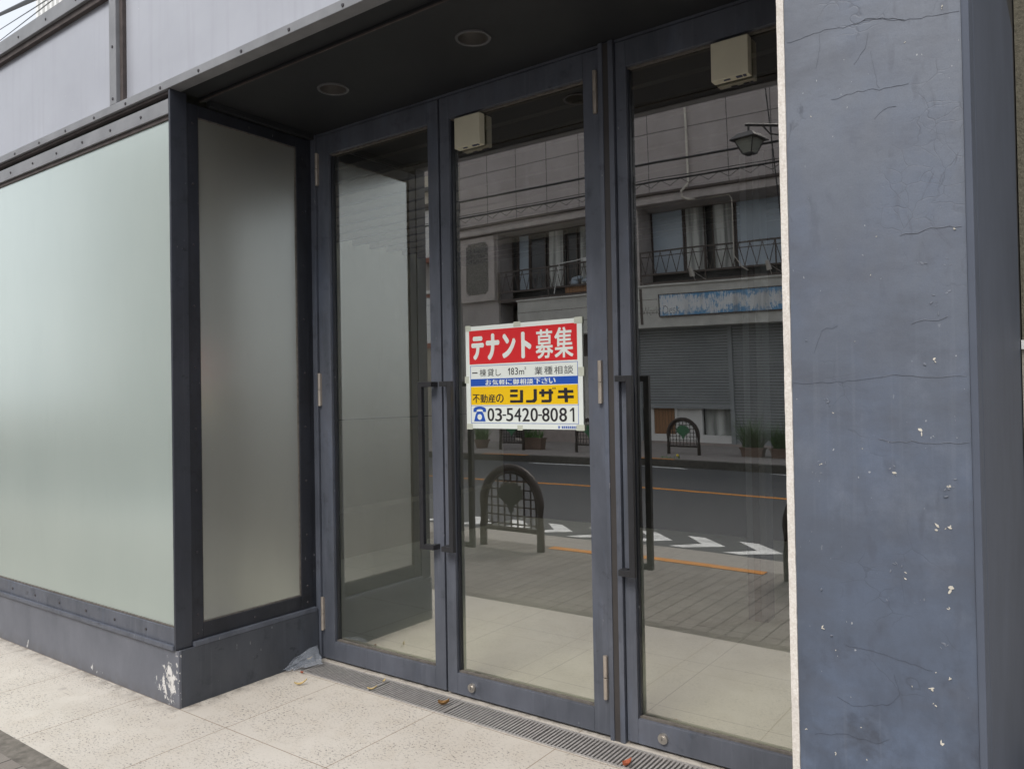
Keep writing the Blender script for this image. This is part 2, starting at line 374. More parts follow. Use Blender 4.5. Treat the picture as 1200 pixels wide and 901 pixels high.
M['leaf_emblem_dark'] = plain('dark_leaf_emblem', (.03, .032, .03), .5, 0, .4, .2, 9)
M['lamp_metal'] = plain('black_lamp_metal', (.04, .036, .036), .45, 0, .5, .15, 9)
M['lamp_glass'] = plain('smoky_lamp_pane', (.24, .25, .22), .3, 0, .6, .1, 6)
M['terracotta'] = plain('terracotta', (.165, .112, .088), .8, 0, .3, .2, 9)
M['soil'] = plain('potting_soil', (.05, .038, .03), .9)
M['grass_leaf'] = plain('strap_leaf_green', (.075, .145, .05), .5, 0, .4, .45, 3)
M['fern_leaf'] = plain('fresh_leaf_green', (.11, .22, .06), .5, 0, .4, .4, 3)
M['yellow_flower'] = plain('yellow_petals', (.75, .6, .05), .6)
M['cable'] = plain('black_cable', (.02, .02, .022), .6)
M['pipe'] = plain('beige_pipe', (.56, .52, .45), .5, 0, .4, .08, 3)
def rough_wall(name, c1, c2):
    n = N(name); o = n.obj(); f = n.noise(o, 90, 4, .75)
    return n.pbr(n.mix(n.rng(f, .35, .65), c1, c2), .9, 0, .2, n.bump(f, .7, .01))
M['olive_wall'] = rough_wall('olive_rough_render', (.10, .092, .07), (.185, .17, .13))
M['beige_wall'] = rough_wall('beige_rough_render', (.30, .275, .23), (.42, .39, .33))
M['rib'] = plain('white_ribbed_cladding', (.78, .78, .76), .55, 0, .4, .04, 1)
# litter
M['dry_leaf'] = plain('straw_leaf', (.55, .42, .2), .7, 0, .3, .3, 60)
M['brown_leaf'] = plain('brown_leaf', (.22, .12, .04), .7, 0, .3, .3, 60)
M['red_leaf'] = plain('rust_red_leaf', (.36, .10, .05), .7, 0, .3, .3, 60)
def film():
    n = N('crumpled_clear_film'); o = n.obj()
    t = n.new('ShaderNodeBsdfTransparent'); p = n.new('ShaderNodeBsdfPrincipled')
    p.inputs['Base Color'].default_value = (.34, .37, .42, 1); p.inputs['Roughness'].default_value = .18
    n.link(n.bump(n.noise(o, 45, 4), .4, .01), p.inputs['Normal'])
    a = n.new('ShaderNodeMixShader'); a.inputs[0].default_value = .30
    n.link(t.outputs[0], a.inputs[1]); n.link(p.outputs[0], a.inputs[2]); n.link(a.outputs[0], n.out.inputs[0]); return n.mat
M['film'] = film()
M['galv'] = plain('galvanised_bar', (.42, .40, .385), .5, .35, .5, .15, 30)
# notice
M['n_white'] = plain('notice_white', (.72, .76, .72), .3, 0, .5, .02)
M['n_red'] = plain('notice_red', (.62, .025, .03), .3, 0, .5, .04, 2)
M['n_blue'] = plain('notice_blue', (.02, .085, .42), .3, 0, .5, .04)
M['n_yellow'] = plain('notice_yellow', (.82, .52, .01), .3, 0, .5, .04)
M['n_black'] = plain('notice_ink', (.022, .02, .024), .4)
M['n_tape'] = plain('aged_tape', (.50, .52, .44), .35, 0, .5, .08, 30)

# ------------------------------------------------------------------ mesh helpers
class MB:
    def __init__(s): s.bm = bmesh.new(); s.mi = 0
    def _tag(s, n0):
        s.bm.faces.ensure_lookup_table()
        for f in s.bm.faces[n0:]: f.material_index = s.mi
    def box(s, x0, x1, y0, y1, z0, z1, bev=0):
        if x0 > x1: x0, x1 = x1, x0
        if y0 > y1: y0, y1 = y1, y0
        n0 = len(s.bm.faces)
        r = bmesh.ops.create_cube(s.bm, size=1, matrix=Matrix.Translation(((x0 + x1) / 2, (y0 + y1) / 2, (z0 + z1) / 2)) @ Matrix.Diagonal((x1 - x0, y1 - y0, z1 - z0, 1)))
        if bev:
            ed = {e for v in r['verts'] for e in v.link_edges}
            b = min(bev, .45 * min(x1 - x0, y1 - y0, z1 - z0))
            bmesh.ops.bevel(s.bm, geom=list(ed), offset=b, segments=2, affect='EDGES', profile=.6)
            for f in s.bm.faces: 
                pass
        for f in s.bm.faces:
            if f.index == -1 or f.index >= n0: pass
        s._retag(n0)
        return s
    def _retag(s, n0):
        # bevel may renumber faces: anything not yet marked gets the current index
        lay = s.bm.faces.layers.int.get('done') or s.bm.faces.layers.int.new('done')
        for f in s.bm.faces:
            if not f[lay]: f.material_index = s.mi; f[lay] = 1
    def cyl(s, a, b, r, n=16, r2=None, cap=True):
        a, b = Vector(a), Vector(b); d = b - a
        q = d.to_track_quat('Z', 'Y').to_matrix().to_4x4()
        bmesh.ops.create_cone(s.bm, cap_ends=cap, segments=n, radius1=r, radius2=r if r2 is None else r2, depth=d.length, matrix=Matrix.Translation((a + b) / 2) @ q)
        s._retag(0); return s
    def ball(s, c, r, sc=(1, 1, 1)):
        bmesh.ops.create_icosphere(s.bm, subdivisions=2, radius=r, matrix=Matrix.Translation(c) @ Matrix.Diagonal((*sc, 1)))
        s._retag(0); return s
    def tube(s, pts, r, n=8):
        pts = [Vector(p) for p in pts]; rings = []
        for i, p in enumerate(pts):
            t = (pts[min(i + 1, len(pts) - 1)] - pts[max(i - 1, 0)]).normalized()
            q = t.to_track_quat('Z', 'Y')
            rings.append([s.bm.verts.new(p + q @ Vector((r * math.cos(2 * math.pi * k / n), r * math.sin(2 * math.pi * k / n), 0))) for k in range(n)])
        for a, b in zip(rings, rings[1:]):
            for k in range(n): s.bm.faces.new((a[k], a[(k + 1) % n], b[(k + 1) % n], b[k]))
        s.bm.faces.new(list(reversed(rings[0]))); s.bm.faces.new(rings[-1])
        s._retag(0); return s
    def prism(s, pts, axis, a, b):
        # polygon pts in the two other axes, extruded from a to b along axis
        def P(u, v, w):
            return {'x': (w, u, v), 'y': (u, w, v), 'z': (u, v, w)}[axis]
        lo = [s.bm.verts.new(P(u, v, a)) for u, v in pts]; hi = [s.bm.verts.new(P(u, v, b)) for u, v in pts]
        n = len(pts)
        s.bm.faces.new(lo); s.bm.faces.new(list(reversed(hi)))
        for i in range(n): s.bm.faces.new((lo[i], hi[i], hi[(i + 1) % n], lo[(i + 1) % n]))
        s._retag(0); return s
    def quad(s, p):
        s.bm.faces.new([s.bm.verts.new(q) for q in p]); s._retag(0); return s
    def build(s, name, mats, parent=None, smooth=False):
        bmesh.ops.recalc_face_normals(s.bm, faces=s.bm.faces)
        me = bpy.data.meshes.new(name); s.bm.to_mesh(me); s.bm.free()
        for m_ in (mats if isinstance(mats, (list, tuple)) else [mats]): me.materials.append(M[m_])
        if smooth:
            for p in me.polygons: p.use_smooth = True
        return link(name, me, parent)

def link(name, me, parent=None):
    o = bpy.data.objects.new(name, me); COL.objects.link(o)
    if parent is not None:
        o.parent = parent
        if parent.type == 'EMPTY': o.matrix_parent_inverse = Matrix.Translation(-Vector(parent.location))
    return o
def thing(name, label, cat, loc=(0, 0, 0), group=None):
    o = bpy.data.objects.new(name, None); COL.objects.link(o); o.location = loc; o.empty_display_size = .2
    return tag(o, label, cat, group)
def tag(o, label, cat, group=None):
    o['label'] = label; o['category'] = cat
    if group: o['group'] = group
    return o
def struct(o): o['kind'] = 'structure'; return o
def copy_tree(o, parent=None):
    c = o.copy(); COL.objects.link(c)
    if parent is not None: c.parent = parent
    for ch in list(o.children): copy_tree(ch, c)
    return c
def box(name, mats, parent, *a):
    b = MB(); b.box(*a); return b.build(name, mats, parent)

# ------------------------------------------------------------------ measured constants (metres; camera 1.5 m above the tiles)
FY = 2.12          # street face of the front
DY = 3.00          # front of door stiles
GY = 3.04          # door glass
XS = -3.60         # recess side panel
XC = -.637         # column edge

# ------------------------------------------------------------------ ground
struct(box('ground', 'earth', None, -300, 300, -300, 300, -.6, -.5))
struct(box('road', 'asphalt', None, -120, 120, -8.87, -1.12, -.3, -.05))
b = MB(); b.box(-60, 60, -.42, 1.42, -.3, 0); struct(b.build('pavement', 'pavers'))
b = MB(); b.box(-60, 60, 1.42, 1.52, -.3, 0); struct(b.build('pavement_border', 'border'))
b = MB()
b.prism([(-.42, 0), (-.42, -.3), (-1.12, -.3), (-1.12, -.048), (-1.0, -.028), (-.5, -.003)], 'x', -60, 60); struct(b.build('kerb', 'kerb'))
b = MB()
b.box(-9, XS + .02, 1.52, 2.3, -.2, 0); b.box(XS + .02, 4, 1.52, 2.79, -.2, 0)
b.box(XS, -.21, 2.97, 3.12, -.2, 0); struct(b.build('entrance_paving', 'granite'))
struct(box('far_pavement', 'far_pave', None, -60, 60, -13.6, -9.06, -.3, .1))
b = MB(); b.box(-60, 60, -9.06, -8.87, -.3, .098, .012); struct(b.build('far_kerb', 'kerb_dark'))
# road paint
struct(box('orange_centre_line', 'road_orange', None, -60, 60, -5.44, -5.30, -.06, -.046))
struct(box('orange_kerb_paint', 'road_orange', None, -4.2, -2.15, -.41, -.30, -.01, .004))
b = MB(); b.box(-11.7, -10.4, -9.05, -8.9, .09, .103); b.box(-8.5, -6.85, -9.05, -8.9, .09, .103); struct(b.build('far_orange_kerb_paint', 'road_orange'))
b = MB()
for i in range(-16, 4):
    x = -2.34 + .57 * i
    if not (-11 < x < 3): continue
    w = .20
    b.prism([(x - .55, -1.80), (x - .55 + w, -1.80), (x, -1.46), (x - .45 + w * .6, -1.19), (x - .45 - w * .2, -1.19), (x - w * 1.25, -1.46)], 'z', -.058, -.046)
struct(b.build('bicycle_chevron_marking', 'road_white'))
b = MB()
for x0, x1, y0 in ((-10.2, -7.6, -8.72), (-7.5, -6.4, -8.74), (-4.8, -3.2, -8.72)):
    b.prism([(x0, y0), (x0 + .3, y0 + .1), (x1, y0 + .1), (x1 - .25, y0 - .05)], 'z', -.058, -.046)
struct(b.build('far_lane_marking', 'road_white'))

# ------------------------------------------------------------------ storefront building
B = thing('storefront_building', 'vacant shop front in dark blue grey steel with frosted glazing and a recessed glazed entrance', 'shop', (-2, FY, 0))

# fascia panels and their screwed trims
box('fascia_panel', 'fascia', B, -9.5, -4.12, FY + .033, FY + .06, 3.089, 3.76)
box('fascia_panel', 'fascia', B, -4.12, -.2, FY + .033, FY + .06, 3.089, 3.76)
def screws(b, pts, r=.0085):
    for p, ax in pts:
        p = Vector(p); d = {'y': Vector((0, -1, 0)), 'x': Vector((1, 0, 0))}[ax]
        b.cyl(p, p + d * .004, r, 10, r * .75)
b = MB(); b.box(-9.5, -.2, FY - .012, FY + .032, 3.741, 3.822, .003)
b.mi = 1; screws(b, [((-5.281 + .372 * k, FY - .012, 3.778), 'y') for k in range(-10, 14)])
b.mi = 2; b.box(-9.5, -.2, FY + .006, FY + .033, 3.705, 3.741)
b.build('fascia_top_trim', ['strip', 'screw', 'rust'], B)
b = MB(); b.box(-9.5, -.64, FY - .012, FY + .055, 3.045, 3.088, .003)
b.mi = 1; screws(b, [((-5.344 + .3345 * k, FY - .012, 3.062), 'y') for k in range(-10, 14)])
b.mi = 2; b.box(-9.5, XS, FY + .004, FY + .05, 3.030, 3.0445)
b.build('fascia_bottom_trim', ['strip', 'screw', 'rust'], B)
b = MB(); b.box(-4.175, -4.105, FY - .01, FY + .032, 3.089, 3.704, .003)
b.mi = 1; screws(b, [((-4.14, FY - .01, z), 'y') for z in (3.12, 3.40, 3.66)])
b.mi = 2; b.box(-4.1045, -4.075, FY + .012, FY + .0325, 3.089, 3.704)
b.build('fascia_upright', ['strip', 'screw', 'rust'], B)
b = MB(); b.box(-9.5, -.21, FY + .06, 3.4, 3.62, 3.80); b.box(-9.5, -5.85, 3.401, 8.0, 3.62, 3.80); b.box(-5.849, -3.601, 6.2, 8.0, 3.62, 3.80); b.box(-3.6, -.21, 3.401, 8.0, 3.62, 3.80); b.build('roof', 'soffit', B)
box('added_skylight_pane', 'clear', B, -5.849, -3.601, 3.41, 6.19, 3.70, 3.71)  # skylight and its roof opening added to brighten the room below
# soffit
b = MB(); b.box(XS - .02, -.64, FY + .055, FY + .17, 3.052, 3.3)
LX = (-2.963, -2.07); LY = 2.605; hw = .12
ya, yb = FY + .171, DY + .12
xe = [XS - .02, LX[0] - hw, LX[0] + hw, LX[1] - hw, LX[1] + hw, -.64]
for i in (0, 2, 4): b.box(xe[i], xe[i + 1], ya, yb, 3.038, 3.3)
def circ(bm, x, r, z, n=40): return [bm.verts.new((x + r * math.cos(2 * math.pi * k / n), LY + r * math.sin(2 * math.pi * k / n), z)) for k in range(n)]
for x in LX:
    b.box(x - hw, x + hw, ya, LY - hw, 3.038, 3.3); b.box(x - hw, x + hw, LY + hw, yb, 3.038, 3.3)
    n = 40; ci = circ(b.bm, x, .068, 3.038); sqv = []
    for k in range(n):
        c_, s_ = math.cos(2 * math.pi * k / n), math.sin(2 * math.pi * k / n); q = hw / max(abs(c_), abs(s_)); sqv.append(b.bm.verts.new((x + q * c_, LY + q * s_, 3.038)))
    for k in range(n): b.bm.faces.new((ci[k], sqv[k], sqv[(k + 1) % n], ci[(k + 1) % n]))
    b._retag(0)
b.mi = 1; b.box(XS - .02, -.64, FY + .165, FY + .1705, 3.030, 3.0375)
b.mi = 0; b.box(XS, XS + .03, FY + .2, DY, 3.008, 3.037)
b.build('soffit', ['soffit', 'rust'], B)
for x in LX:
    b = MB(); rr = [circ(b.bm, x, r, z) for r, z in ((.078, 3.0375), (.077, 3.032), (.067, 3.031), (.064, 3.034))]
    for a_, c_ in zip(rr, rr[1:]):
        for k in range(40): b.bm.faces.new((a_[k], a_[(k + 1) % 40], c_[(k + 1) % 40], c_[k]))
    b._retag(0); dl = b.build('downlight', 'lamp_rim', B)
    b = MB(); rr = [circ(b.bm, x, r, z) for r, z in ((.0645, 3.034), (.063, 3.06), (.052, 3.10), (.03, 3.13))]
    for a_, c_ in zip(rr, rr[1:]):
        for k in range(40): b.bm.faces.new((a_[k], a_[(k + 1) % 40], c_[(k + 1) % 40], c_[k]))
    b.bm.faces.new(rr[-1]); b._retag(0); b.build('lamp_reflector', 'lamp_refl', dl, True)

# street-facing frosted window
b = MB()
b.box(-9.5, XS - .016, FY, FY + .045, .303, .384, .003)           # bottom rail
b.box(-9.5, XS - .016, FY + .005, FY + .045, 2.93, 2.992, .003)          # head rail
b.box(-6.6, -6.54, FY, FY + .045, .3845, 2.9075, .003)
b.mi = 1
screws(b, [((-5.456 + .3155 * k, FY, .342), 'y') for k in range(-12, 6)])
b.mi = 0
wf = b.build('frosted_window', ['steel', 'screw'], B)
b = MB(); b.box(-9.5, XS - .016, FY - .004, FY + .04, 2.925, 2.999, .003); b.mi = 1
screws(b, [((-5.428 + .3115 * k, FY - .004, 2.961), 'y') for k in range(-12, 6)])
b.mi = 2; b.box(-9.5, XS - .016, FY + .008, FY + .04, 2.903, 2.9245)
b.build('head_trim', ['strip', 'screw', 'rust'], wf)
box('frosted_pane', 'frosted', wf, -9.5, XS - .012, FY + .016, FY + .026, .37, 2.93)
b = MB(); b.box(-9.5, XS - .016, FY + .008, FY + .016, .3845, .392); b.build('glazing_bead', 'gasket', wf)
box('shadow_gap', 'black', B, -9.5, XS - .016, FY + .03, FY + .06, 2.9995, 3.044)
# corner post
b = MB(); b.box(XS - .011, XS + .004, FY - .006, FY + .083, .283, 3.044, .002); b.build('corner_post', 'post', B)
# side window of the recess
b = MB()
b.box(XS - .03, XS, 2.205, 2.268, .303, 3.004, .003); b.box(XS - .03, XS, 2.884, 2.962, .303, 3.004, .003)
b.box(XS - .03, XS - .001, 2.2685, 2.8835, .303, .381, .003); b.box(XS - .03, XS - .001, 2.2685, 2.8835, 2.943, 3.004, .003)
b.mi = 1
screws(b, [((XS, 2.236, z), 'x') for z in [.335, .43] + [.742 + .309 * k for k in range(8)]] + [((XS, 2.925, z), 'x') for z in [.338, .43] + [.722 + .309 * k for k in range(8)]] + [((XS, y, .336), 'x') for y in (2.571,)] + [((XS, 2.571, 2.972), 'x')], .0065)
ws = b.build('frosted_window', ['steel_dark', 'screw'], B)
box('frosted_pane', 'frosted_shaded', ws, XS - .022, XS - .012, 2.25, 2.90, .36, 2.96)
b = MB(); y0, y1, z0, z1 = 2.268, 2.884, .381, 2.943
b.box(XS - .012, XS - .006, y0, y1, z0, z0 + .006); b.box(XS - .012, XS - .006, y0, y1, z1 - .006, z1); b.box(XS - .012, XS - .006, y0, y0 + .005, z0 + .007, z1 - .007); b.box(XS - .012, XS - .006, y1 - .006, y1, z0 + .007, z1 - .007)
b.build('glazing_bead', 'gasket', ws)
# base wall with ledges
b = MB(); b.box(-9.5, XS + .02, FY + .0, FY + .014, -.05, .279, .002); b.build('base_wall', 'base', B)
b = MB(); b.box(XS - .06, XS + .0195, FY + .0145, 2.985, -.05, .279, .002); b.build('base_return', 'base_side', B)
b = MB(); b.box(-9.5, XS - .011, FY - .014, FY + .05, .2795, .3025, .003); b.build('window_ledge', 'steel', B)
b = MB(); b.box(XS - .03, XS + .022, FY + .085, 2.975, .2795, .3025, .003); b.build('window_ledge', 'steel', B)
# hidden jamb behind side panel
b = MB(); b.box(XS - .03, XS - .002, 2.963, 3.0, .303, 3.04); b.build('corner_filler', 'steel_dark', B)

# door frame (jambs, mullion, head)
b = MB()
b.box(XS - .02, -3.567, 2.988, 3.09, 0, 3.037, .003)
b.box(-1.677, -1.656, 2.986, 3.09, 0, 3.037, .003); b.box(-1.6555, -1.6285, 2.997, 3.09, 0, 3.037); b.box(-1.628, -1.604, 2.986, 3.09, 0, 3.037, .003)
b.box(-.685, -.62, 2.988, 3.09, 0, 3.037, .003)
b.box(-3.566, -1.6775, 3.0, 3.09, 3.025, 3.037); b.box(-1.6035, -.6855, 3.0, 3.09, 3.025, 3.037)
fr = b.build('door_frame', 'steel', B)
b = MB(); b.box(-1.6555, -1.6285, 2.991, 2.9965, .0, 3.03); b.build('mullion_insert', 'insert', fr)

def handle(b, x0, x1, bar_left):
    """flat D handle: bar clear of the stile, two arms back to it"""
    z0, z1 = .725, 1.577; w = .026; yf, yb = DY - .052, DY - .030
    bx = (x0, x0 + w) if bar_left else (x1 - w, x1)
    b.box(bx[0], bx[1], yf, yb, z0, z1, .0015)
    ax = (x0 + w, x1) if bar_left else (x0, x1 - w)
    for z in (z0, z1 - w): b.box(ax[0], ax[1], yf, yb, z, z + w, .0015)
    px = (x1 - .026, x1) if bar_left else (x0, x0 + .026)
    for z in (z0, z1 - w): b.box(px[0], px[1], yb, DY + .002, z, z + w, .0015)

def pane_mesh(name, x0, x1, z0, z1, parent, twist=0., turn=0.):
    bm = bmesh.new(); nx, nz = 8, 20; xc, zc = (x0 + x1) / 2, 1.5
    g = {}
    for s_, yy in ((0, GY), (1, GY + .008)):
        for i in range(nx + 1):
            for k in range(nz + 1):
                x = x0 + (x1 - x0) * i / nx; z = z0 + (z1 - z0) * k / nz
                g[s_, i, k] = bm.verts.new((x, yy + twist * (x - xc) * (z - zc) + turn * (x - xc), z))
    for s_ in (0, 1):
        for i in range(nx):
            for k in range(nz):
                f = bm.faces.new((g[s_, i, k], g[s_, i + 1, k], g[s_, i + 1, k + 1], g[s_, i, k + 1])); f.smooth = True
                if s_: f.material_index = 1
    def rim(*ks):
        f = bm.faces.new([bm.verts.new(g[k].co) for k in ks]); f.material_index = 1
    for i in range(nx):
        rim((0, i, 0), (1, i, 0), (1, i + 1, 0), (0, i + 1, 0)); rim((0, i, nz), (0, i + 1, nz), (1, i + 1, nz), (1, i, nz))
    for k in range(nz):
        rim((0, 0, k), (0, 0, k + 1), (1, 0, k + 1), (1, 0, k)); rim((0, nx, k), (1, nx, k), (1, nx, k + 1), (0, nx, k + 1))
    for f in bm.faces:
        f.normal_update()
        if f.smooth and (f.normal.y > 0) != (f.material_index == 1): f.normal_flip()
    me = bpy.data.meshes.new(name); bm.to_mesh(me); bm.free(); me.materials.append(M['pane']); me.materials.append(M['clear'])
    return link(name, me, parent)

def door(x0, x1, gx0, gx1, hinge_x, lock_x, hx, closer, twist, turn):
    b = MB(); z0, z1 = .012, 3.022; gz0, gz1 = .115, 2.908
    b.box(x0, gx0, DY, DY + .055, z0, z1, .003); b.box(gx1, x1, DY, DY + .055, z0, z1, .003)
    b.box(gx0, gx1, DY, DY + .055, z0, gz0, .002); b.box(gx0, gx1, DY, DY + .055, gz1, z1, .002)
    d = b.build('door', 'steel', B)
    pane_mesh('glass_pane', gx0 + .001, gx1 - .001, gz0 + .001, gz1 - .001, d, twist, turn)
    b = MB(); ya, yb = GY - .022, GY - .005
    b.box(gx0, gx1, ya, yb, gz0, gz0 + .009); b.box(gx0, gx1, ya, yb, gz1 - .008, gz1); 
    b.mi = 1; b.box(gx0, gx0 + .007, ya, yb, gz0 + .0095, gz1 - .0085); b.box(gx1 - .007, gx1, ya, yb, gz0 + .0095, gz1 - .0085)
    b.build('glazing_bead', ['gasket', 'steel_dark'], d)
    b = MB(); handle(b, *hx); b.build('pull_handle', 'handle', d)
    if hinge_x:
        for z in (2.83, 1.553, .265):
            b = MB(); b.cyl((hinge_x, 2.990, z + .002), (hinge_x, 2.990, z + .094), .0095, 14); b.cyl((hinge_x, 2.990, z - .094), (hinge_x, 2.990, z - .002), .0095, 14)
            b.box(hinge_x - .009, hinge_x + .009, 2.9905, 3.0, z - .09, z + .09)
            b.build('hinge', 'hinge', d)
    if lock_x:
        b = MB(); b.cyl((lock_x, DY + .001, .062), (lock_x, DY - .012, .062), .023, 26, .021); b.cyl((lock_x, DY - .012, .062), (lock_x, DY - .016, .062), .012, 20)
        b.mi = 1; b.box(lock_x - .0012, lock_x + .0012, DY - .0168, DY - .0155, .056, .068)
        b.build('floor_lock', ['chrome', 'black'], d)
    if closer:
        c0, c1 = closer
        b = MB(); b.box(c0, c1, GY - .052, GY - .008, 2.738, 2.892, .004); b.mi = 1
        b.box(c1 - .05, c1 - .028, GY - .05, GY - .035, 2.7335, 2.737); b.box(c1 - .022, c1 - .012, GY - .05, GY - .035, 2.7335, 2.737); b.box(c0 + .05, c0 + .075, GY - .045, GY - .038, 2.7335, 2.737)
        b.build('door_sensor_box', ['cream_plastic', 'mark'], d)
    return d
door(-3.562, -2.626, -3.462, -2.697, -3.552, None, (-2.745, -2.652, True), None, 0, 0)
door(-2.614, -1.682, -2.553, -1.763, -1.697, -2.455, (-2.600, -2.522, False), (-2.505, -2.345), 0, .004)
d3_ = door(-1.599, -.690, -1.549, -.765, None, -1.432, (-1.603, -1.524, False), (-1.163, -1.012), .0040, 0)

# painted column
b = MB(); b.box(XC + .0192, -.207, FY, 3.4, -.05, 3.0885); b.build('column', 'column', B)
b = MB()
pr = random.Random(3)
zz = [(-.05 + .02 * k) for k in range(155)]
L = [(XC + pr.uniform(-.0004, .0004), z) for z in zz]; Rr = [(XC + .0185 + pr.uniform(-.0005, .0005), z) for z in zz]
b.prism(L + Rr[::-1], 'y', FY - .005, 3.0); b.build('column_edge', 'plaster', B)
b = MB()
b.box(-.2065, -.190, FY - .006, FY + .09, -.05, 3.04, .004); b.box(-.2065, -.198, FY + .091, FY + .12, -.05, 3.04); b.box(-.2065, -.192, FY + .121, FY + .30, -.05, 3.04, .003)
b.box(-.2065, -.199, FY + .301, 3.99, -.05, 3.04)
b.build('column_corner_trim', 'trim', B)

# lifted paint and cracks on the column (real relief, a few mm proud)
def ribbon(b, pts, w, y0, y1, seed):
    rg = random.Random(seed); P = []
    for (xa, za), (xb, zb) in zip(pts, pts[1:]):
        n = max(2, int(math.hypot(xb - xa, zb - za) / .012))
        for k in range(n):
            t = k / n; P.append((xa + (xb - xa) * t + rg.uniform(-.002, .002), za + (zb - za) * t + rg.uniform(-.003, .003)))
    P.append(pts[-1])
    up = [(x, z + w * .5 * rg.uniform(.05, 1)) for x, z in P]; lo = [(x, z - w * .5 * rg.uniform(.05, .7)) for x, z in P]
    for i in range(len(P) - 1):
        b.prism([lo[i], lo[i + 1], up[i + 1], up[i]], 'y', y0, y1)
cracks = [[(-.613, 2.429), (-.529, 2.436), (-.445, 2.429), (-.401, 2.433), (-.327, 2.405), (-.253, 2.397), (-.21, 2.393)],
    [(-.501, 2.25), (-.439, 2.259), (-.389, 2.251), (-.321, 2.249)], [(-.389, 2.251), (-.398, 2.296), (-.406, 2.353)], [(-.4, 2.178), (-.38, 2.199), (-.351, 2.199)],
    [(-.445, 2.33), (-.42, 2.36), (-.41, 2.40)], [(-.54, 2.34), (-.53, 2.38), (-.528, 2.43)],
    [(-.50, .845), (-.42, .84), (-.362, .829), (-.30, .818)], [(-.52, .712), (-.483, .694), (-.403, .714), (-.373, .749), (-.386, .793)],
    [(-.613, 1.518), (-.465, 1.521), (-.395, 1.53)], [(-.58, .60), (-.5, .62), (-.43, .61), (-.40, .63)], [(-.56, 1.60), (-.54, 1.655), (-.50, 1.665)]]
b = MB()
for i, c in enumerate(cracks): ribbon(b, c, .0013, FY - .0007, FY + .001, i)
b.build('hairline_crack', 'crack', B)['kind'] = 'stuff'
lips = [[(-.445, 2.4315), (-.401, 2.436), (-.327, 2.408)], [(-.348, 1.879), (-.31, 1.88), (-.282, 1.888), (-.216, 1.883)], [(-.395, 1.534), (-.366, 1.536), (-.328, 1.533), (-.254, 1.526), (-.215, 1.528)],
    [(-.408, 1.374), (-.379, 1.368), (-.346, 1.371), (-.276, 1.368), (-.213, 1.372)], [(-.33, 1.66), (-.30, 1.668), (-.27, 1.66), (-.25, 1.672)]]
b = MB()
for i, c in enumerate(lips): ribbon(b, c, .0020, FY - .0013, FY + .001, 50 + i)
rg = random.Random(11)
def flake(b, x, z, r, y1=-.006, rg=rg):
    n = rg.randint(5, 8); a0 = rg.uniform(0, 6.3); el = rg.uniform(.35, 1); an = rg.uniform(0, 3.14)
    pts = []
    for k in range(n):
        a = a0 + 2 * math.pi * k / n; q = r * rg.uniform(.45, 1.1)
        u, v = q * math.cos(a), q * math.sin(a) * el * .6
        pts.append((x + u * math.cos(an) - v * math.sin(an), z + u * math.sin(an) + v * math.cos(an)))
    b.prism(pts, 'y', FY + y1 * rg.uniform(.3, 1), FY + .001)
for (x, z) in ((-.263, 1.715), (-.554, 1.298), (-.374, 1.301), (-.256, 1.275), (-.529, 1.465), (-.303, 1.799), (-.264, .885), (-.375, 1.052), (-.25, 1.81), (-.28, 1.69)):
    for k in range(rg.randint(3, 5)): flake(b, x + rg.uniform(-.018, .018), z + rg.uniform(-.018, .018), rg.uniform(.0025, .0065), -.002)
for k in range(5): flake(b, rg.choice([rg.uniform(-.6, -.5), rg.uniform(-.31, -.23)]), rg.uniform(.5, 1.85), rg.uniform(.003, .007))
b.build('lifted_paint', 'lip', B)['kind'] = 'stuff'
b = MB()
for (x, z, r) in ((-.28, 1.572, .009), (-.284, 1.161, .013), (-.258, 1.021, .012), (-.263, .979, .009), (-.314, 1.39, .012), (-.267, .802, .014), (-.303, .778, .013), (-.284, .646, .014), (-.247, 2.408, .008), (-.552, .885, .008), (-.353, 1.04, .006), (-.374, 1.29, .010), (-.256, 1.27, .012), (-.298, .74, .008), (-.257, 1.172, .010), (-.55, 1.30, .007), (-.60, .60, .006), (-.53, .57, .006), (-.23, 1.88, .006)):
    for k in range(2): flake(b, x + rg.uniform(-.003, .003), z + rg.uniform(-.01, .01), r * rg.uniform(.35, .75), -.0025)
for (x0, z0) in ((-.31, 1.395), (-.375, 1.33)):
    pass
for k in range(14): flake(b, rg.uniform(-.6, -.22), rg.uniform(.4, 2.4), rg.uniform(.0015, .0035), -.002)
b.build('bare_plaster_chip', 'flake_light', B)['kind'] = 'stuff'

# interior of the empty unit
box('interior_floor', 'floor_in', B, -6.0, -.215, 3.121, 8.0, -.2, 0)
b = MB(); b.box(-6.1, -5.9, FY + .07, 8.0, 0, 3.62); b.mi = 1; b.box(-5.899, -5.894, FY + .1, 7.99, 1.285, 1.292); b.build('interior_side_wall', ['int_wall', 'beam'], B)
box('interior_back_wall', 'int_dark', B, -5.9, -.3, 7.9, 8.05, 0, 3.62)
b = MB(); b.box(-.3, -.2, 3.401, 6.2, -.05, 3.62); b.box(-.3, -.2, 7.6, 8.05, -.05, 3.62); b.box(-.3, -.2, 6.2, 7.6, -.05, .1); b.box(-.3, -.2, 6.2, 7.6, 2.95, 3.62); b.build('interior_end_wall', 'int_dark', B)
b = MB(); b.box(-.26, -.22, 6.2, 7.6, .1, .16); b.box(-.26, -.22, 6.2, 7.6, 2.89, 2.95); b.box(-.26, -.22, 6.87, 6.93, .16, 2.89); ew = b.build('added_side_window', 'steel', B)  # unseen window, added to let daylight into the dark interior
box('added_window_pane', 'clear', ew, -.245, -.238, 6.2, 7.6, .16, 2.89)
box('wall_bench', 'int_wall', B, -5.893, -5.6, 4.2, 7.89, 0, .42)
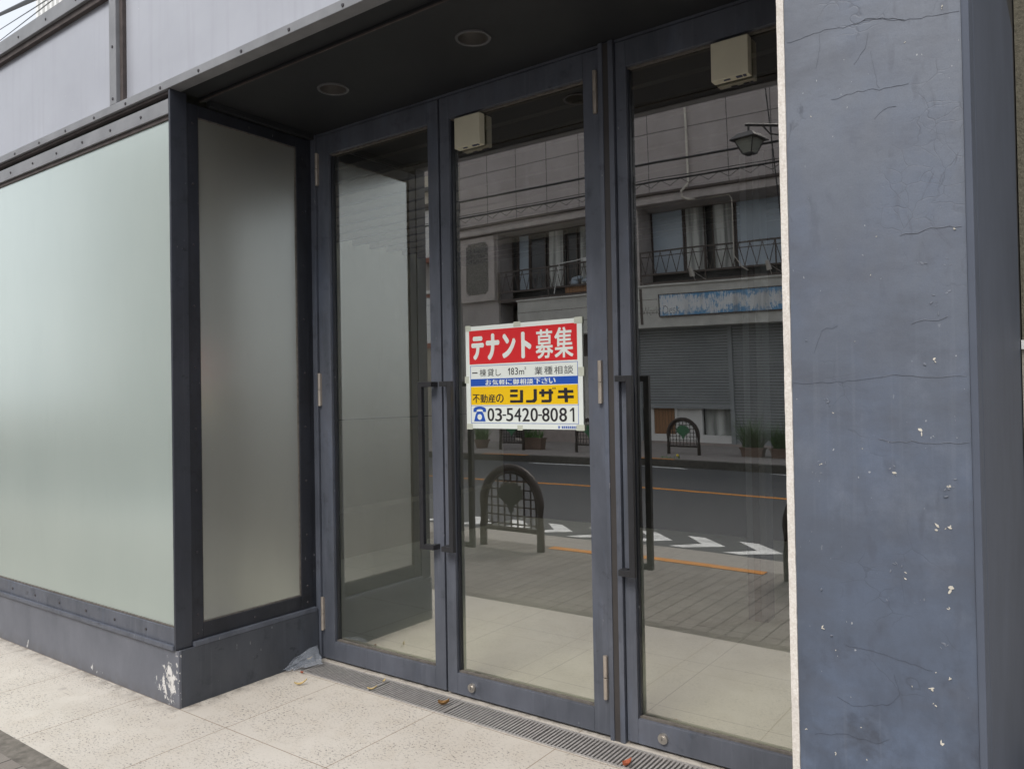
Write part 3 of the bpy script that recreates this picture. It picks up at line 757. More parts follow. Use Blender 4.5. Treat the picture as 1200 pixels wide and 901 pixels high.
b = MB(); b.box(-5.9, -.3, FY + .2, 3.4, 3.36, 3.5); b.box(-5.9, -3.601, 6.2, 7.9, 3.36, 3.5); b.box(-3.6, -.3, 3.401, 7.9, 3.36, 3.5); b.build('interior_ceiling', 'beam', B)
for k in range(-5, 12):
    y = 5.17 + .236 * (k - 3)
    if y < 3.4: continue
    box('ceiling_beam', 'beam', B, -5.893, -.31, y, y + .05, 3.04, 3.24)
b = MB(); b.box(-1.79, -1.66, 5.06, 5.2, 0, 3.355, .004); b.mi = 1; b.box(-1.745, -1.70, 5.054, 5.0595, 0, 3.3); b.build('interior_pillar', ['int_steel', 'beam'], B)
box('interior_head', 'beam', B, -5.89, -.64, 3.092, 3.13, 3.0, 3.355)
box('left_front_backing', 'int_wall', B, -9.5, -6.1, FY + .12, 8.0, 0, 3.6)
box('rear_parapet', 'opp_grey', B, -9.5, -.2, 8.051, 8.15, 3.5, 3.8)

# ------------------------------------------------------------------ tenant notice taped to the glass
nx0, nx1, nz0, nz1 = -2.4915, -1.8115, 1.3395, 1.8475
NY = GY - .0035
T = thing('tenant_notice', 'white, red and yellow tenant wanted notice taped to the middle door glass', 'notice', ((nx0 + nx1) / 2, NY, nz0))
U = lambda u: nx0 + (nx1 - nx0) * u
V = lambda v: nz1 - (nz1 - nz0) * v
box('notice_board', 'n_white', T, nx0, nx1, NY - .0015, NY + .0015, nz0, nz1)
def field(name, m_, u0, v0, u1, v1, d): return box(name, m_, T, U(u0), U(u1), NY - d, NY - .001, V(v1), V(v0))
field('red_band', 'n_red', .034, .043, .961, .373, .0019)
b = MB()
for a in ((.041, .388, .9635, .392), (.041, .945, .9635, .949), (.041, .3922, .0445, .9448), (.960, .3922, .9635, .9448), (.0446, .778, .9599, .781)):
    b.box(U(a[0]), U(a[2]), NY - .0019, NY - .001, V(a[3]), V(a[1]))
b.build('blue_border', 'n_blue', T)
field('blue_band', 'n_blue', .0446, .517, .9599, .5875, .0020)
field('yellow_band', 'n_yellow', .0446, .594, .9599, .770, .0020)

def glyphs(items, m_, name, d=.0022, bold=((0, 0),)):
    """items: (text, u0, v0, u1, v1) each fitted to its rectangle; joined to one mesh"""
    bm = bmesh.new()
    for ki, (du, dv, (txt, u0, v0, u1, v1)) in enumerate([(a_, c_, it_) for a_, c_ in bold for it_ in items]):
        u0 += du; u1 += du; v0 += dv; v1 += dv; dd = d + .00012 * (ki // len(items))
        cu = bpy.data.curves.new('t', 'FONT'); cu.body = txt; cu.size = 1; cu.resolution_u = 6
        ob = bpy.data.objects.new('t', cu); COL.objects.link(ob)
        bpy.context.view_layer.update()
        me = bpy.data.meshes.new_from_object(ob.evaluated_get(bpy.context.evaluated_depsgraph_get()))
        if len(me.vertices):
            xs = [v.co.x for v in me.vertices]; ys = [v.co.y for v in me.vertices]
            ax, bx, ay, by = min(xs), max(xs), min(ys), max(ys)
            for v in me.vertices:
                fx = (v.co.x - ax) / max(bx - ax, 1e-6); fy = (v.co.y - ay) / max(by - ay, 1e-6)
                v.co = (U(u0) + (U(u1) - U(u0)) * fx, NY - dd, V(v1) + (V(v0) - V(v1)) * fy)
            bm.from_mesh(me)
        bpy.data.objects.remove(ob); bpy.data.curves.remove(cu); bpy.data.meshes.remove(me)
    r = bmesh.ops.extrude_face_region(bm, geom=list(bm.faces))
    for v in [g for g in r['geom'] if isinstance(g, bmesh.types.BMVert)]: v.co.y += .0001
    bmesh.ops.recalc_face_normals(bm, faces=bm.faces)
    me = bpy.data.meshes.new(name); bm.to_mesh(me); bm.free(); me.materials.append(M[m_])
    return link(name, me, T)
B8 = [(a * x, c_ * y) for x, y in ((1, 0), (-1, 0), (0, 1), (0, -1), (.7, .7), (-.7, .7), (.7, -.7), (-.7, -.7)) for a, c_ in ((.0095, .0125),)] + [(0, 0)]
B4 = [(.003, .003), (-.003, .003), (.003, -.003), (-.003, -.003), (0, 0)]
glyphs([('募', .630, .082, .768, .345), ('集', .785, .075, .928, .345)], 'n_white', 'title_lettering', bold=B4)
glyphs([('テ', .064, .112, .163, .318), ('ナ', .199, .095, .303, .325), ('ン', .347, .105, .446, .315), ('ト', .513, .10, .582, .325)], 'n_white', 'title_lettering', bold=B8)
glyphs([('一', .058, .452, .108, .462), ('棟', .128, .422, .188, .495), ('貸', .200, .422, .258, .495), ('し', .275, .428, .322, .492), ('8', .412, .422, .438, .488), ('3', .446, .422, .472, .488), ('m', .482, .448, .525, .488), ('2', .527, .418, .543, .442),
        ('業', .613, .422, .68, .495), ('種', .694, .422, .762, .495), ('相', .776, .422, .842, .495), ('談', .856, .42, .928, .496)], 'n_black', 'size_lettering')
k0 = .178; w_ = (.79 - .178) / 10
glyphs([(c, k0 + w_ * i + .004, .528, k0 + w_ * (i + 1) - .006, .579) for i, c in enumerate('お気軽に御相談下さい')], 'n_white', 'blue_band_lettering', bold=[(.0018, 0), (-.0018, 0), (0, 0)])
glyphs([(c, .058 + .072 * i + .002, .668, .058 + .072 * (i + 1) - .005, .750) for i, c in enumerate('不動産の')], 'n_black', 'agent_lettering', bold=[(.0015, .001), (-.0015, -.001)])
ph = '03-5420-8081'; pos = [.196, .266, .332, .365, .435, .505, .575, .640, .672, .740, .812, .886, ]
it = []
for c, u in zip(ph, pos):
    if c == '-': it.append((c, u, .863, u + .028, .875))
    elif c == '1': pass
    else: it.append((c, u, .803, u + .058, .927))
glyphs(it, 'n_black', 'phone_number', bold=[(.002, 0), (-.002, 0), (0, .001)])
# the four blocky katakana of the agent's name, as strokes
def stroke(b, pts): b.prism([(U(u), V(v)) for u, v in pts], 'y', NY - .0029, NY - .0021)
def one(b, u, v0, v1, w, h): stroke(b, [(u - w, v0), (u, v0), (u, v1), (u - w, v1), (u - w, v0 + h * 1.2), (u - w * 2.6, v0 + h * 2.2), (u - w * 2.6, v0 + h * 1.3)])
def rect(b, u0, v0, u1, v1): stroke(b, [(u0, v0), (u1, v0), (u1, v1), (u0, v1)])
b = MB(); t0, t1 = .622, .752
one(b, .930, .803, .927, .013, .016); one(b, .402, .422, .488, .006, .012)
# shi
rect(b, .402, .628, .468, .652); rect(b, .400, .674, .466, .698); rect(b, .400, .728, .512, .752); rect(b, .487, .634, .513, .7275)
# no
rect(b, .603, .628, .630, .716); stroke(b, [(.538, .728), (.592, .728), (.603, .7165), (.63, .7165), (.628, .733), (.61, .752), (.538, .752)])
# za
rect(b, .650, .650, .764, .675); rect(b, .668, .630, .692, .6495); rect(b, .668, .6755, .692, .700); rect(b, .728, .630, .752, .6495); stroke(b, [(.728, .6755), (.752, .6755), (.752, .735), (.74, .752), (.668, .752), (.668, .728), (.728, .728)])
rect(b, .760, .618, .768, .632); rect(b, .776, .618, .784, .632)
# ki
rect(b, .806, .643, .925, .668); rect(b, .800, .692, .928, .717); rect(b, .852, .622, .878, .6425); rect(b, .853, .6685, .879, .6915); rect(b, .856, .7175, .882, .752)
b.build('agent_name_lettering', 'n_black', T)
# telephone pictogram
b = MB()
arc = [(.123 + .058 * math.cos(a), .815 - .030 * math.sin(a)) for a in [math.pi * k / 12 for k in range(13)]]
arc2 = [(.123 + .030 * math.cos(a), .822 - .012 * math.sin(a)) for a in [math.pi * k / 12 for k in range(12, -1, -1)]]
stroke(b, arc + [(.065, .838), (.093, .838)] + arc2 + [(.153, .838), (.181, .838)])
n_ = 20; hole = [(.123 + .021 * math.cos(2 * math.pi * k / n_), .888 + .028 * math.sin(2 * math.pi * k / n_)) for k in range(n_)]
stroke(b, [(.100, .835), (.146, .835), (.160, .862), (.176, .930), (.070, .930), (.086, .862)])
tp = b.build('telephone_pictogram', 'n_blue', T)
b = MB(); b.prism([(U(u), V(v)) for u, v in hole], 'y', NY - .0033, NY - .0028); b.build('dial', 'n_white', tp)
b = MB()
for i, (u0, u1) in enumerate(((.80, .815), (.828, .838), (.842, .856), (.86, .872), (.876, .89), (.894, .905), (.909, .922), (.925, .944))):
    rect(b, u0, .968, u1, .972); rect(b, u0, .985, u1, .989); rect(b, u0 + .002, .9722, u0 + .006, .9848); rect(b, u1 - .005, .9722, u1 - .001, .9848)
b.build('small_print', 'n_blue', T)
for u0, v0, u1, v1 in ((.0, -.01, .05, .045), (.44, -.012, .50, .035), (.94, -.008, 1.005, .05), (-.012, .49, .025, .555), (.965, .44, 1.012, .52), (.0, .955, .055, 1.01), (.46, .965, .505, 1.012), (.945, .955, 1.008, 1.008)):
    box('tape_piece', 'n_tape', T, U(u0), U(u1), NY - .0026, NY - .0016, V(v1), V(v0))

_n = (nx0, nx1, nz0, nz1, T)
nx0, nx1, nz0, nz1, T = -1.512, -1.338, 1.832, 1.868, d3_
fl = glyphs([('Work', 0, 0, .46, 1), ('Desk', .56, 0, 1, 1)], 'ghost_letter', 'faded_lettering', d=-.0005)
nx0, nx1, nz0, nz1, T = _n
# ------------------------------------------------------------------ drain grate, litter
G = thing('drain_grate', 'long galvanised slotted drain grate set in the tiles along the foot of the doors', 'drain grate', (-2.1, 2.88, 0))
b = MB(); b.box(-3.58, -.2, 2.791, 2.799, -.05, .003); b.box(-3.58, -.2, 2.961, 2.969, -.05, .003)
for x in (-3.5, -2.99, -2.48, -1.97, -1.46, -.95): b.box(x - .004, x + .004, 2.7995, 2.9605, -.02, .002)
b.build('grate_frame', 'galv', G)
b = MB(); x = -3.57
while x < -.22:
    if min(abs(x + .0045 - q) for q in (-3.5, -2.99, -2.48, -1.97, -1.46, -.95)) > .0095: b.box(x, x + .009, 2.7995, 2.9605, -.02, .0015)
    x += .0188
b.build('grate_bars', 'galv', G)
box('drain_channel', 'black', G, -3.58, -.2, 2.7905, 2.9695, -.19, -.12)

bm = bmesh.new(); rg = random.Random(5)
pts = {}
A_, B_, C_, D_ = Vector((-3.575, 2.72, .004)), Vector((-3.572, 2.965, .08)), Vector((-3.455, 2.90, .012)), Vector((-3.535, 2.775, .004))
for i in range(9):
    for k in range(9):
        u, v = i / 8, k / 8
        p = (A_ * (1 - u) + B_ * u) * (1 - v) + (D_ * (1 - u) + C_ * u) * v
        p = p + Vector((rg.uniform(-.006, .006), rg.uniform(-.006, .006), rg.uniform(0, .012) + .02 * math.sin(3 * u) * (1 - v)))
        p.x = max(p.x, XS + .024); pts[i, k] = bm.verts.new(p)
for i in range(8):
    for k in range(8):
        bm.faces.new((pts[i, k], pts[i + 1, k], pts[i + 1, k + 1]))
        bm.faces.new((pts[i, k], pts[i + 1, k + 1], pts[i, k + 1]))
me = bpy.data.meshes.new('plastic_scrap'); bm.to_mesh(me); bm.free(); me.materials.append(M['film'])
o = link('plastic_scrap', me); md = o.modifiers.new('thick', 'SOLIDIFY'); md.thickness = .0008
tag(o, 'crumpled piece of clear plastic film in the corner at the end of the drain', 'plastic scrap')
def leaf(x, y, z, L, W, rot, m_, label):
    bm = bmesh.new(); c, s_ = math.cos(rot), math.sin(rot); rows = []
    for i in range(7):
        t = i / 6; w = W * math.sin(math.pi * min(1, .08 + t * .9)); row = []
        for k in (-1, 0, 1):
            u, v = (t - .5) * L, k * w * .5
            row.append(bm.verts.new((x + u * c - v * s_, y + u * s_ + v * c, z + .004 + .010 * abs(k) * W / .02 + .012 * (t - .4) ** 2 * 4 * L / .05)))
        rows.append(row)
    for a, b2 in zip(rows, rows[1:]):
        for k in (0, 1): bm.faces.new((a[k], a[k + 1], b2[k + 1], b2[k]))
    me = bpy.data.meshes.new('fallen_leaf'); bm.to_mesh(me); bm.free(); me.materials.append(M[m_])
    o = link('fallen_leaf', me); md = o.modifiers.new('t', 'SOLIDIFY'); md.thickness = .0012
    tag(o, label, 'leaf')
leaf(-3.335, 2.655, .001, .065, .016, .9, 'dry_leaf', 'curled straw yellow leaf on the pale tiles just in front of the grate')
leaf(-2.966, 2.812, .002, .05, .012, .6, 'dry_leaf', 'thin pale yellow leaf lying lengthwise on the drain grate')
leaf(-2.995, 2.925, .002, .028, .012, 1.8, 'dry_leaf', 'tiny pale leaf beside the back edge of the drain grate')
leaf(-2.527, 2.866, .002, .055, .03, .5, 'brown_leaf', 'dark brown leaf on the drain grate below the two meeting doors')
leaf(-1.503, 2.809, .002, .04, .03, 1.0, 'red_leaf', 'rust red leaf on the drain grate below the single door')
leaf(-3.462, 2.766, .002, .02, .016, .2, 'red_leaf', 'small red leaf fragment on the grate next to the plastic film')
leaf(-3.56, 2.90, .02, .03, .016, 1.3, 'dry_leaf', 'small curled tan leaf caught at the door jamb by the plastic film')

# ------------------------------------------------------------------ guard fences along the kerbs
def fence(emblem):
    root = thing('guard_fence', 'x', 'guard fence', (0, 0, 0), 'arched guard fences along the kerbs')
    W, H, r = .36, .83, .038
    b = MB(); rad = W
    pts = [(-W, 0, -.05), (-W, 0, .2), (-W, 0, H - rad - r)] + [(W * math.cos(a), 0, H - rad - r + rad * math.sin(a)) for a in [math.pi - math.pi * k / 16 for k in range(1, 16)]] + [(W, 0, H - rad - r), (W, 0, .2), (W, 0, -.05)]
    b.tube(pts, r, 12); b.box(-W + r, W - r, -.02, .02, .165, .205); b.build('arch_frame', 'fence', root, True)
    b = MB(); iw = W - r - .012
    pin = [(-iw, 0, .215), (-iw, 0, H - rad - r)] + [(iw * math.cos(a), 0, H - rad - r + (rad - r - .012) * math.sin(a)) for a in [math.pi - math.pi * k / 14 for k in range(1, 14)]] + [(iw, 0, H - rad - r), (iw, 0, .215)]
    b.tube(pin, .010, 8)
    top = lambda x: H - rad - r + math.sqrt(max(0, (rad - r - .012) ** 2 - x * x))
    for k in range(-3, 4):
        x = k * .082; b.box(x - .006, x + .006, -.006, .006, .207, top(x))
    for k in range(7):
        z = .235 + k * .085
        h = z - (H - rad - r); hw = iw if h < 0 else math.sqrt(max(0, iw * iw - h * h))
        if hw > .05: b.box(-hw, hw, -.0075, .0075, z - .006, z + .006)
    b.build('lattice', 'fence', root)
    b = MB(); cz = .56
    out = []
    for k in range(19):
        a = R(200 - 220 * k / 18); q = .135 * (1 + .07 * math.cos(k * 2.4))
        if k == 9: q *= .86
        out.append((q * math.cos(a) * 1.12, cz - .02 + q * math.sin(a) * .82))
    out += [(.03, cz - .15), (.016, cz - .21), (-.016, cz - .21), (-.03, cz - .15)]
    b.prism(out, 'y', -.012, .012); b.build('leaf_emblem', emblem, root)
    return root
fn = fence('leaf_emblem_dark'); fn.location = (-4.53, -.15, 0); fn.rotation_euler.z = R(3)
fn['label'] = 'dark arched guard fence with blackish leaf emblem on the kerb opposite the doors'
f2 = copy_tree(fn); f2.location = (-1.55, -.2, 0); f2.rotation_euler.z = 0; f2['label'] = 'dark arched guard fence on the near kerb beyond the end of the orange paint'
ff = fence('leaf_emblem'); ff.location = (-7.2, -10.25, .1); ff['label'] = 'arched guard fence with green leaf emblem across the road before the half open shutter'
f3 = copy_tree(ff); f3.location = (-11.75, -10.25, .1); f3['label'] = 'arched guard fence with green leaf emblem across the road beside the terracotta trough'
f4 = copy_tree(ff); f4.location = (-9.45, -10.25, .1); f4['label'] = 'arched guard fence with green emblem across the road between two other green emblem fences'

# ------------------------------------------------------------------ planters across the road
def blades(b, cx, cy, z, n, L, spread, rg, w=.012):
    for i in range(n):
        a = rg.uniform(0, 2 * math.pi); l = L * rg.uniform(.6, 1.15); x, y = cx + rg.uniform(-spread, spread), cy + rg.uniform(-.07, .07)
        out = rg.uniform(.3, 1.0) * l; prev = None
        for k in range(5):
            t = k / 4; px = x + math.cos(a) * out * t; py = y + math.sin(a) * out * t; pz = z + l * (1.25 * t - .75 * t * t * (out / l) * 1.3)
            ww = w * (1 - t * .85); nx_, ny_ = -math.sin(a) * ww, math.cos(a) * ww
            cur = (b.bm.verts.new((px - nx_, py - ny_, pz)), b.bm.verts.new((px + nx_, py + ny_, pz)))
            if prev: b.bm.faces.new((prev[0], prev[1], cur[1], cur[0]))
            prev = cur
    b._retag(0)
def planter(x, y, w, h, label, leaf_m, L, n, leaf_label, seed, rnd=False):
    rg = random.Random(seed)
    t = thing('planter', label, 'planter', (x, y, .1))
    b = MB()
    if rnd: b.cyl((x, y, .1), (x, y, .1 + h), w * .36, 20, w * .5); b.cyl((x, y, .1 + h - .03), (x, y, .1 + h + .005), w * .54, 20)
    else:
        b.prism([(x - w / 2 + .04, .1), (x + w / 2 - .04, .1), (x + w / 2, .1 + h), (x - w / 2, .1 + h)], 'y', y - .12, y + .12)
        b.box(x - w / 2 - .015, x + w / 2 + .015, y - .135, y + .135, .1 + h - .035, .1 + h + .003, .004)
    b.build('trough', 'terracotta', t)
    box('soil', 'soil', t, x - w * .3, x + w * .3, y - .09, y + .09, .1 + h - .02, .1 + h + .008)
    b = MB(); blades(b, x, y, .1 + h, n, L, w * .4, rg); o = b.build('potted_plant', leaf_m, None)
    tag(o, leaf_label, 'plant')
PY = -10.6
planter(-11.3, PY, .62, .3, 'terracotta trough across the road beside a green emblem fence', 'fern_leaf', .34, 90, 'bright bushy green plant in the trough beside the green emblem fence', 1)
planter(-13.0, PY, .42, .22, 'round terracotta pot across the road at the dark shop entrance', 'fern_leaf', .5, 150, 'dense grassy green plant in the round terracotta pot', 2, True)
planter(-9.1, PY, .55, .26, 'terracotta trough across the road at the wooden door', 'fern_leaf', .26, 60, 'low leafy plant in the trough at the wooden door', 3)
planter(-5.75, PY, .5, .2, 'terracotta trough in front of the fully closed shutter, next to the half open one', 'grass_leaf', .75, 200, 'arching strap leaf plant before the closed shutter, next to the half open one', 4)
planter(-5.05, PY, .6, .2, 'terracotta trough in front of the fully closed shutter, farther from the half open one', 'grass_leaf', .65, 220, 'strap leaf plant with pale blooms before the closed shutter', 5)
rg = random.Random(9); b = MB(); blades(b, -7.05, -9.2, .1, 26, .07, .22, rg, .01); wd = b.build('weed', 'fern_leaf')
b = MB(); b.ball((-6.86, -9.15, .17), .03); b.build('flower', 'yellow_flower', wd)
tag(wd, 'small weed with a yellow flower growing on the far kerb', 'weed')

# ------------------------------------------------------------------ opposite building
OF = -12.95
O = thing('apartment_building', 'grey brown stone clad building across the road with balconies over shuttered shops', 'building', (-8, OF, 0))
XL, XR = -15.55, 2.5
b = MB(); b.box(XL, XR, -14, OF, 6.66, 9.8); b.build('upper_wall', 'stone', O)
b = MB(); b.box(XL, XR, -22, -14.8, .1, 9.79); b.box(XL, XR, -22, -14.0, 9.7, 9.95); b.build('core_wall', 'opp_grey', O)
b = MB(); b.box(XL - .08, XR, -13.8, OF + .22, 6.44, 6.655, .02); b.mi = 1; b.box(XL - .08, XR, -13.8, OF + .3, 6.6555, 6.72, .01); b.build('cornice', ['relief_frame', 'opp_brown'], O)
# balcony level
BK = -13.75
b = MB(); b.box(XL, XR, -14.8, BK - .12, 4.3, 6.44); b.build('balcony_back_wall', 'dark_room', O)
b = MB(); b.box(-14.12, -10.3, BK - .11, OF, 4.30, 4.40); b.box(-9.42, XR, BK - .11, OF + .0, 4.30, 4.40); b.build('balcony_floor', 'opp_brown', O)
b = MB(); b.box(-10.3, -9.42, BK, OF, 4.285, 6.44); b.build('wall_pier', 'relief_frame', O)
b = MB(); b.box(XL, -14.12, BK, OF - .05, .1, 6.44); b.build('end_wall', 'opp_grey', O)
b = MB(); b.box(-15.5, -14.19, OF - .05, OF + .07, 4.40, 6.38, .02); rp = b.build('relief_panel', 'relief_frame', O)
b = MB(); x0, x1, z0, z1, c = -15.27, -14.42, 4.62, 6.22, .1
b.prism([(x0 + c, z0), (x1 - c, z0), (x1, z0 + c), (x1, z1 - c), (x1 - c, z1), (x0 + c, z1), (x0, z1 - c), (x0, z0 + c)], 'y', OF + .06, OF + .078); b.build('pebble_field', 'pebble', rp)
def windows(spec, zb=4.72, zt=6.43):
    for x0, x1, m_ in spec:
        b = MB(); b.box(x0, x1, BK - .05, BK, zb, zt); w = b.build('window', m_, O)
        b = MB(); t = .035
        b.box(x0, x0 + t, BK, BK + .03, zb, zt); b.box(x1 - t, x1, BK, BK + .03, zb, zt); b.box(x0 + t, x1 - t, BK, BK + .03, zb, zb + t)
        b.build('window_frame', 'opp_brown', w)
windows([(-14.66 + .56, -13.9, 'opp_win'), (-13.88, -13.45, 'blind'), (-13.43, -12.85, 'opp_win'), (-12.78, -12.2, 'curtain'), (-12.1, -11.75, 'opp_win'), (-11.7, -11.0, 'curtain'), (-10.98, -10.32, 'opp_win')])
windows([(-9.40, -8.46, 'blind'), (-8.44, -7.86, 'curtain'), (-7.66, -7.05, 'curtain'), (-7.03, -5.7, 'blind'), (-5.5, -4.4, 'opp_win'), (-4.3, -3.2, 'blind')])
for x0, x1 in ((-14.1, -10.32), (-9.41, XR)):
    b = MB(); b.box(x0, x1, OF - .02, OF + .02, 5.20, 5.24); b.box(x0, x1, OF - .02, OF + .02, 4.58, 4.63); b.box(x0, x1, OF - .01, OF + .01, 5.08, 5.10)
    x = x0; k = 0
    while x < x1 - .2:
        b.cyl((x, OF, 5.2), (x + .15, OF, 4.63), .011, 6); b.cyl((x + .15, OF, 4.63), (x + .30, OF, 5.2), .011, 6); x += .30; k += 1
    for k in range(int((x1 - x0) / 1.8) + 1): b.box(x0 + k * 1.8, x0 + k * 1.8 + .03, OF - .015, OF + .015, 4.40, 5.2)
    b.build('balcony_rail', 'opp_brown', O)
# laundry and bits on the balcony
b = MB(); b.cyl((-12.05, OF + .06, 4.42), (-11.85, OF + .06, 5.25), .012, 8); b.tube([(-11.9, OF + .05, 5.26), (-11.3, OF + .05, 5.29), (-10.8, OF + .05, 5.36), (-10.4, OF + .05, 5.3)], .012, 6)
tag(b.build('laundry_pole', 'white'), 'thin white pole leaning on the balcony rail over the shop entrance', 'pole')
b = MB(); b.box(-11.15, -10.6, OF - .35, OF - .05, 5.26, 5.36, .02); tag(b.build('white_tray', 'white'), 'pale flat tray resting on the balcony rail', 'tray')
rg = random.Random(21); b = MB()
for k in range(14): b.ball((rg.uniform(-11.7, -10.5), OF - .2 + rg.uniform(-.08, .08), 4.68 + rg.uniform(0, .16)), rg.uniform(.06, .13), (1.2, .8, .7))
b.mi = 1; b.box(-11.75, -10.45, OF - .34, OF - .06, 4.42, 4.62, .01)
tag(b.build('balcony_clutter', ['blind', 'wood']), 'bundled cloths in a wooden box on the balcony floor', 'bundle')
# sign band
b = MB(); b.box(-13.4, XR, -13.74, OF, 3.25, 4.284); b.mi = 1
for z in (3.60, 3.95):
    b.box(-13.39, -8.95, OF, OF + .004, z - .006, z + .006)
b.box(-9.45, -9.38, OF + .0, OF + .012, 3.3, 4.25)
b.mi = 0; b.box(-13.42, XR, OF - .3, OF + .05, 4.2845, 4.335, .008); b.box(-13.42, XR, OF - .3, OF + .03, 3.20, 3.2495, .008)
b.build('sign_band', ['opp_light', 'opp_brown'], O)
for x in (-9.62, -7.88, -5.92):
    b = MB(); b.cyl((x, OF + .15, 4.46), (x - .03, OF + .22, 4.68), .07, 12, .045); b.cyl((x, OF - .05, 4.337), (x, OF + .12, 4.5), .012, 8); b.tube([(x + .32, OF - .02, 4.345), (x + .05, OF + .17, 4.56)], .008, 6)
    b.build('sign_spotlight', 'chrome', O)
bs = thing('faded_sign', 'long faded blue sign with peeling white streaks on the band over the shutters', 'sign', (-6.5, OF, 3.5))
box('sign_face', 'blue_sign', bs, -8.87, -3.6, OF + .001, OF + .035, 3.50, 4.05)
b = MB(); b.box(-8.90, -8.871, OF + .001, OF + .045, 3.48, 4.07); b.box(-8.871, -3.6, OF + .001, OF + .045, 3.47, 3.4995); b.box(-8.871, -3.6, OF + .001, OF + .045, 4.0505, 4.07); b.build('sign_frame', 'opp_brown', bs)
# ground floor
SY = -13.5
b = MB(); b.box(-13.4, XR, -14.8, SY - .4, .1, 3.25); b.build('shop_interior_wall', 'dark_room', O)
def shut(x0, x1, z0, z1):
    b = MB(); z = z0
    b.box(x0, x1, SY - .03, SY + .005, z0, z0 + .07)
    z += .075
    while z < z1:
        b.box(x0, x1, SY - .03, SY, z, min(z + .062, z1)); b.mi = 1; b.box(x0, x1, SY - .03, SY - .013, z + .0625, z + .0755); b.mi = 0; z += .076
    return b.build('roller_shutter', ['shutter', 'black'], O)
shut(-9.8, -7.28, 1.05, 3.25); shut(-7.17, -4.3, .16, 3.25); shut(-4.2, XR, .16, 3.25)
for x0, x1 in ((-7.28, -7.17), (-4.3, -4.2), (-9.95, -9.8)): box('shutter_post', 'shutter', O, x0, x1, SY - .05, SY + .05, .1, 3.25)
b = MB(); b.box(-9.5, -8.9, SY - .2, SY - .12, .35, 2.0); b.build('wooden_door', 'wood', O)
b = MB(); b.box(-9.62, -9.51, SY - .22, SY - .1, .1, 2.1); b.box(-8.89, -8.82, SY - .22, SY - .1, .1, 2.1); b.box(-8.2, -8.12, SY - .22, SY - .1, .1, 2.1); b.box(-8.82, -8.2, SY - .22, SY - .16, .1, 2.1); b.box(-9.51, -8.895, SY - .22, SY - .1, .1, .345); b.box(-8.12, -7.28, SY - .22, SY - .08, .1, .36); b.build('door_surround', 'white', O)
b = MB(); b.box(-8.1, -7.3, SY - .3, SY - .25, .36, 2.0); b.build('curtained_window', 'curtain', O)
b = MB(); b.box(-9.8, XR, SY - .1, SY + .12, .1, .158); b.build('shop_step', 'pink_base', O)
b = MB(); b.box(-13.4, -9.96, SY - .3, SY - .15, .45, 3.25); b.build('entrance_wall', 'opp_brown', O)
b = MB(); b.box(-13.4, -9.96, SY - .3, SY - .08, .1, .4495); b.build('entrance_plinth', 'pink_base', O)
b = MB(); b.box(-11.5, -11.1, SY - .14, SY - .08, .45, 2.6); b.build('entrance_pillar', 'opp_light', O)
b = MB(); b.box(-11.05, -10.3, SY - .145, SY - .1, .45, 2.5); b.build('entrance_door', 'opp_win', O)
# downpipe and cable on the cladding
b = MB(); b.tube([(-7.92, OF + .06, 9.7), (-7.92, OF + .06, 6.9), (-7.92, OF + .26, 6.75), (-8.0, OF + .36, 6.62), (-7.98, OF + .36, 6.46), (-7.85, OF + .32, 6.4), (-7.7, OF + .2, 6.4)], .032, 10); b.build('drain_pipe', 'pipe', O, True)
b = MB(); b.tube([(-7.4, OF + .1, 6.42), (-6.85, OF + .1, 6.42), (-6.78, OF + .1, 6.3), (-6.80, OF + .08, 4.9), (-6.6, OF + .1, 4.6), (-6.45, OF + .1, 4.5)], .013, 6); b.build('wall_cable', 'pipe', O, True)

# the paler neighbour beyond it
W = thing('apartment_building', 'narrow white tiled building with red brown bands next to the stone clad one', 'building', (-18, OF, 0))
b = MB(); b.box(-24, -15.62, -22, OF - .25, .1, 8.85); b.build('body_wall', 'cream', W)
for z0, z1, m_, dy, nm in ((6.05, 7.6, 'white', .0, 'balcony_front'), (5.9, 6.045, 'red_trim', .04, 'trim_band'), (4.86, 4.96, 'white', .06, 'balcony_coping'), (4.74, 4.855, 'red_trim', .03, 'trim_band'), (3.25, 4.735, 'white_tile', .0, 'tiled_front'), (3.1, 3.245, 'red_trim', .04, 'trim_band')):
    box(nm, m_, W, -24, -16.2, OF - .25, OF + dy, z0, z1)
box('recess', 'opp_grey', W, -24, -16.2, OF - .26, OF - .2, 4.965, 5.895)
box('cornice', 'opp_brown', W, -24, -16.2, OF - .25, OF + .1, 7.62, 7.8)
b = MB(); b.box(-23.9, -16.3, OF - .25, OF - .1, 8.3, 8.42); b.box(-16.6, -16.25, OF - .25, OF - .2, 8.4, 8.8); b.build('window', 'opp_win', W)
box('ground_floor_front', 'beige_wall', W, -24, -16.2, OF - .25, OF - .05, .1, 3.095)
b = MB(); b.cyl((-15.83, OF + .02, .1), (-15.83, OF + .02, 7.35), .09, 14); b.box(-16.15, -15.64, OF - .24, OF - .02, .1, 7.3); b.mi = 1; b.box(-16.18, -15.62, OF - .24, OF + .13, 7.35, 7.6)
b.build('white_downpipe', ['white', 'opp_brown'], W)

W2 = thing('apartment_building', 'unseen tall grey building added along the far side of the road to shape the frosted glass reflection', 'building', (-30, OF, 0))
b = MB(); b.box(-36, -24.2, -24, OF, .1, 13); b.build('body_wall', 'opp_grey', W2)  # added out of view to grey part of the frosted glass reflection
for z in (1.2, 4.4, 7.4, 10.4):
    for x in (-35, -32, -29, -26.5): box('window', 'opp_win', W2, x, x + 1.5, OF + .001, OF + .04, z, z + 1.5)
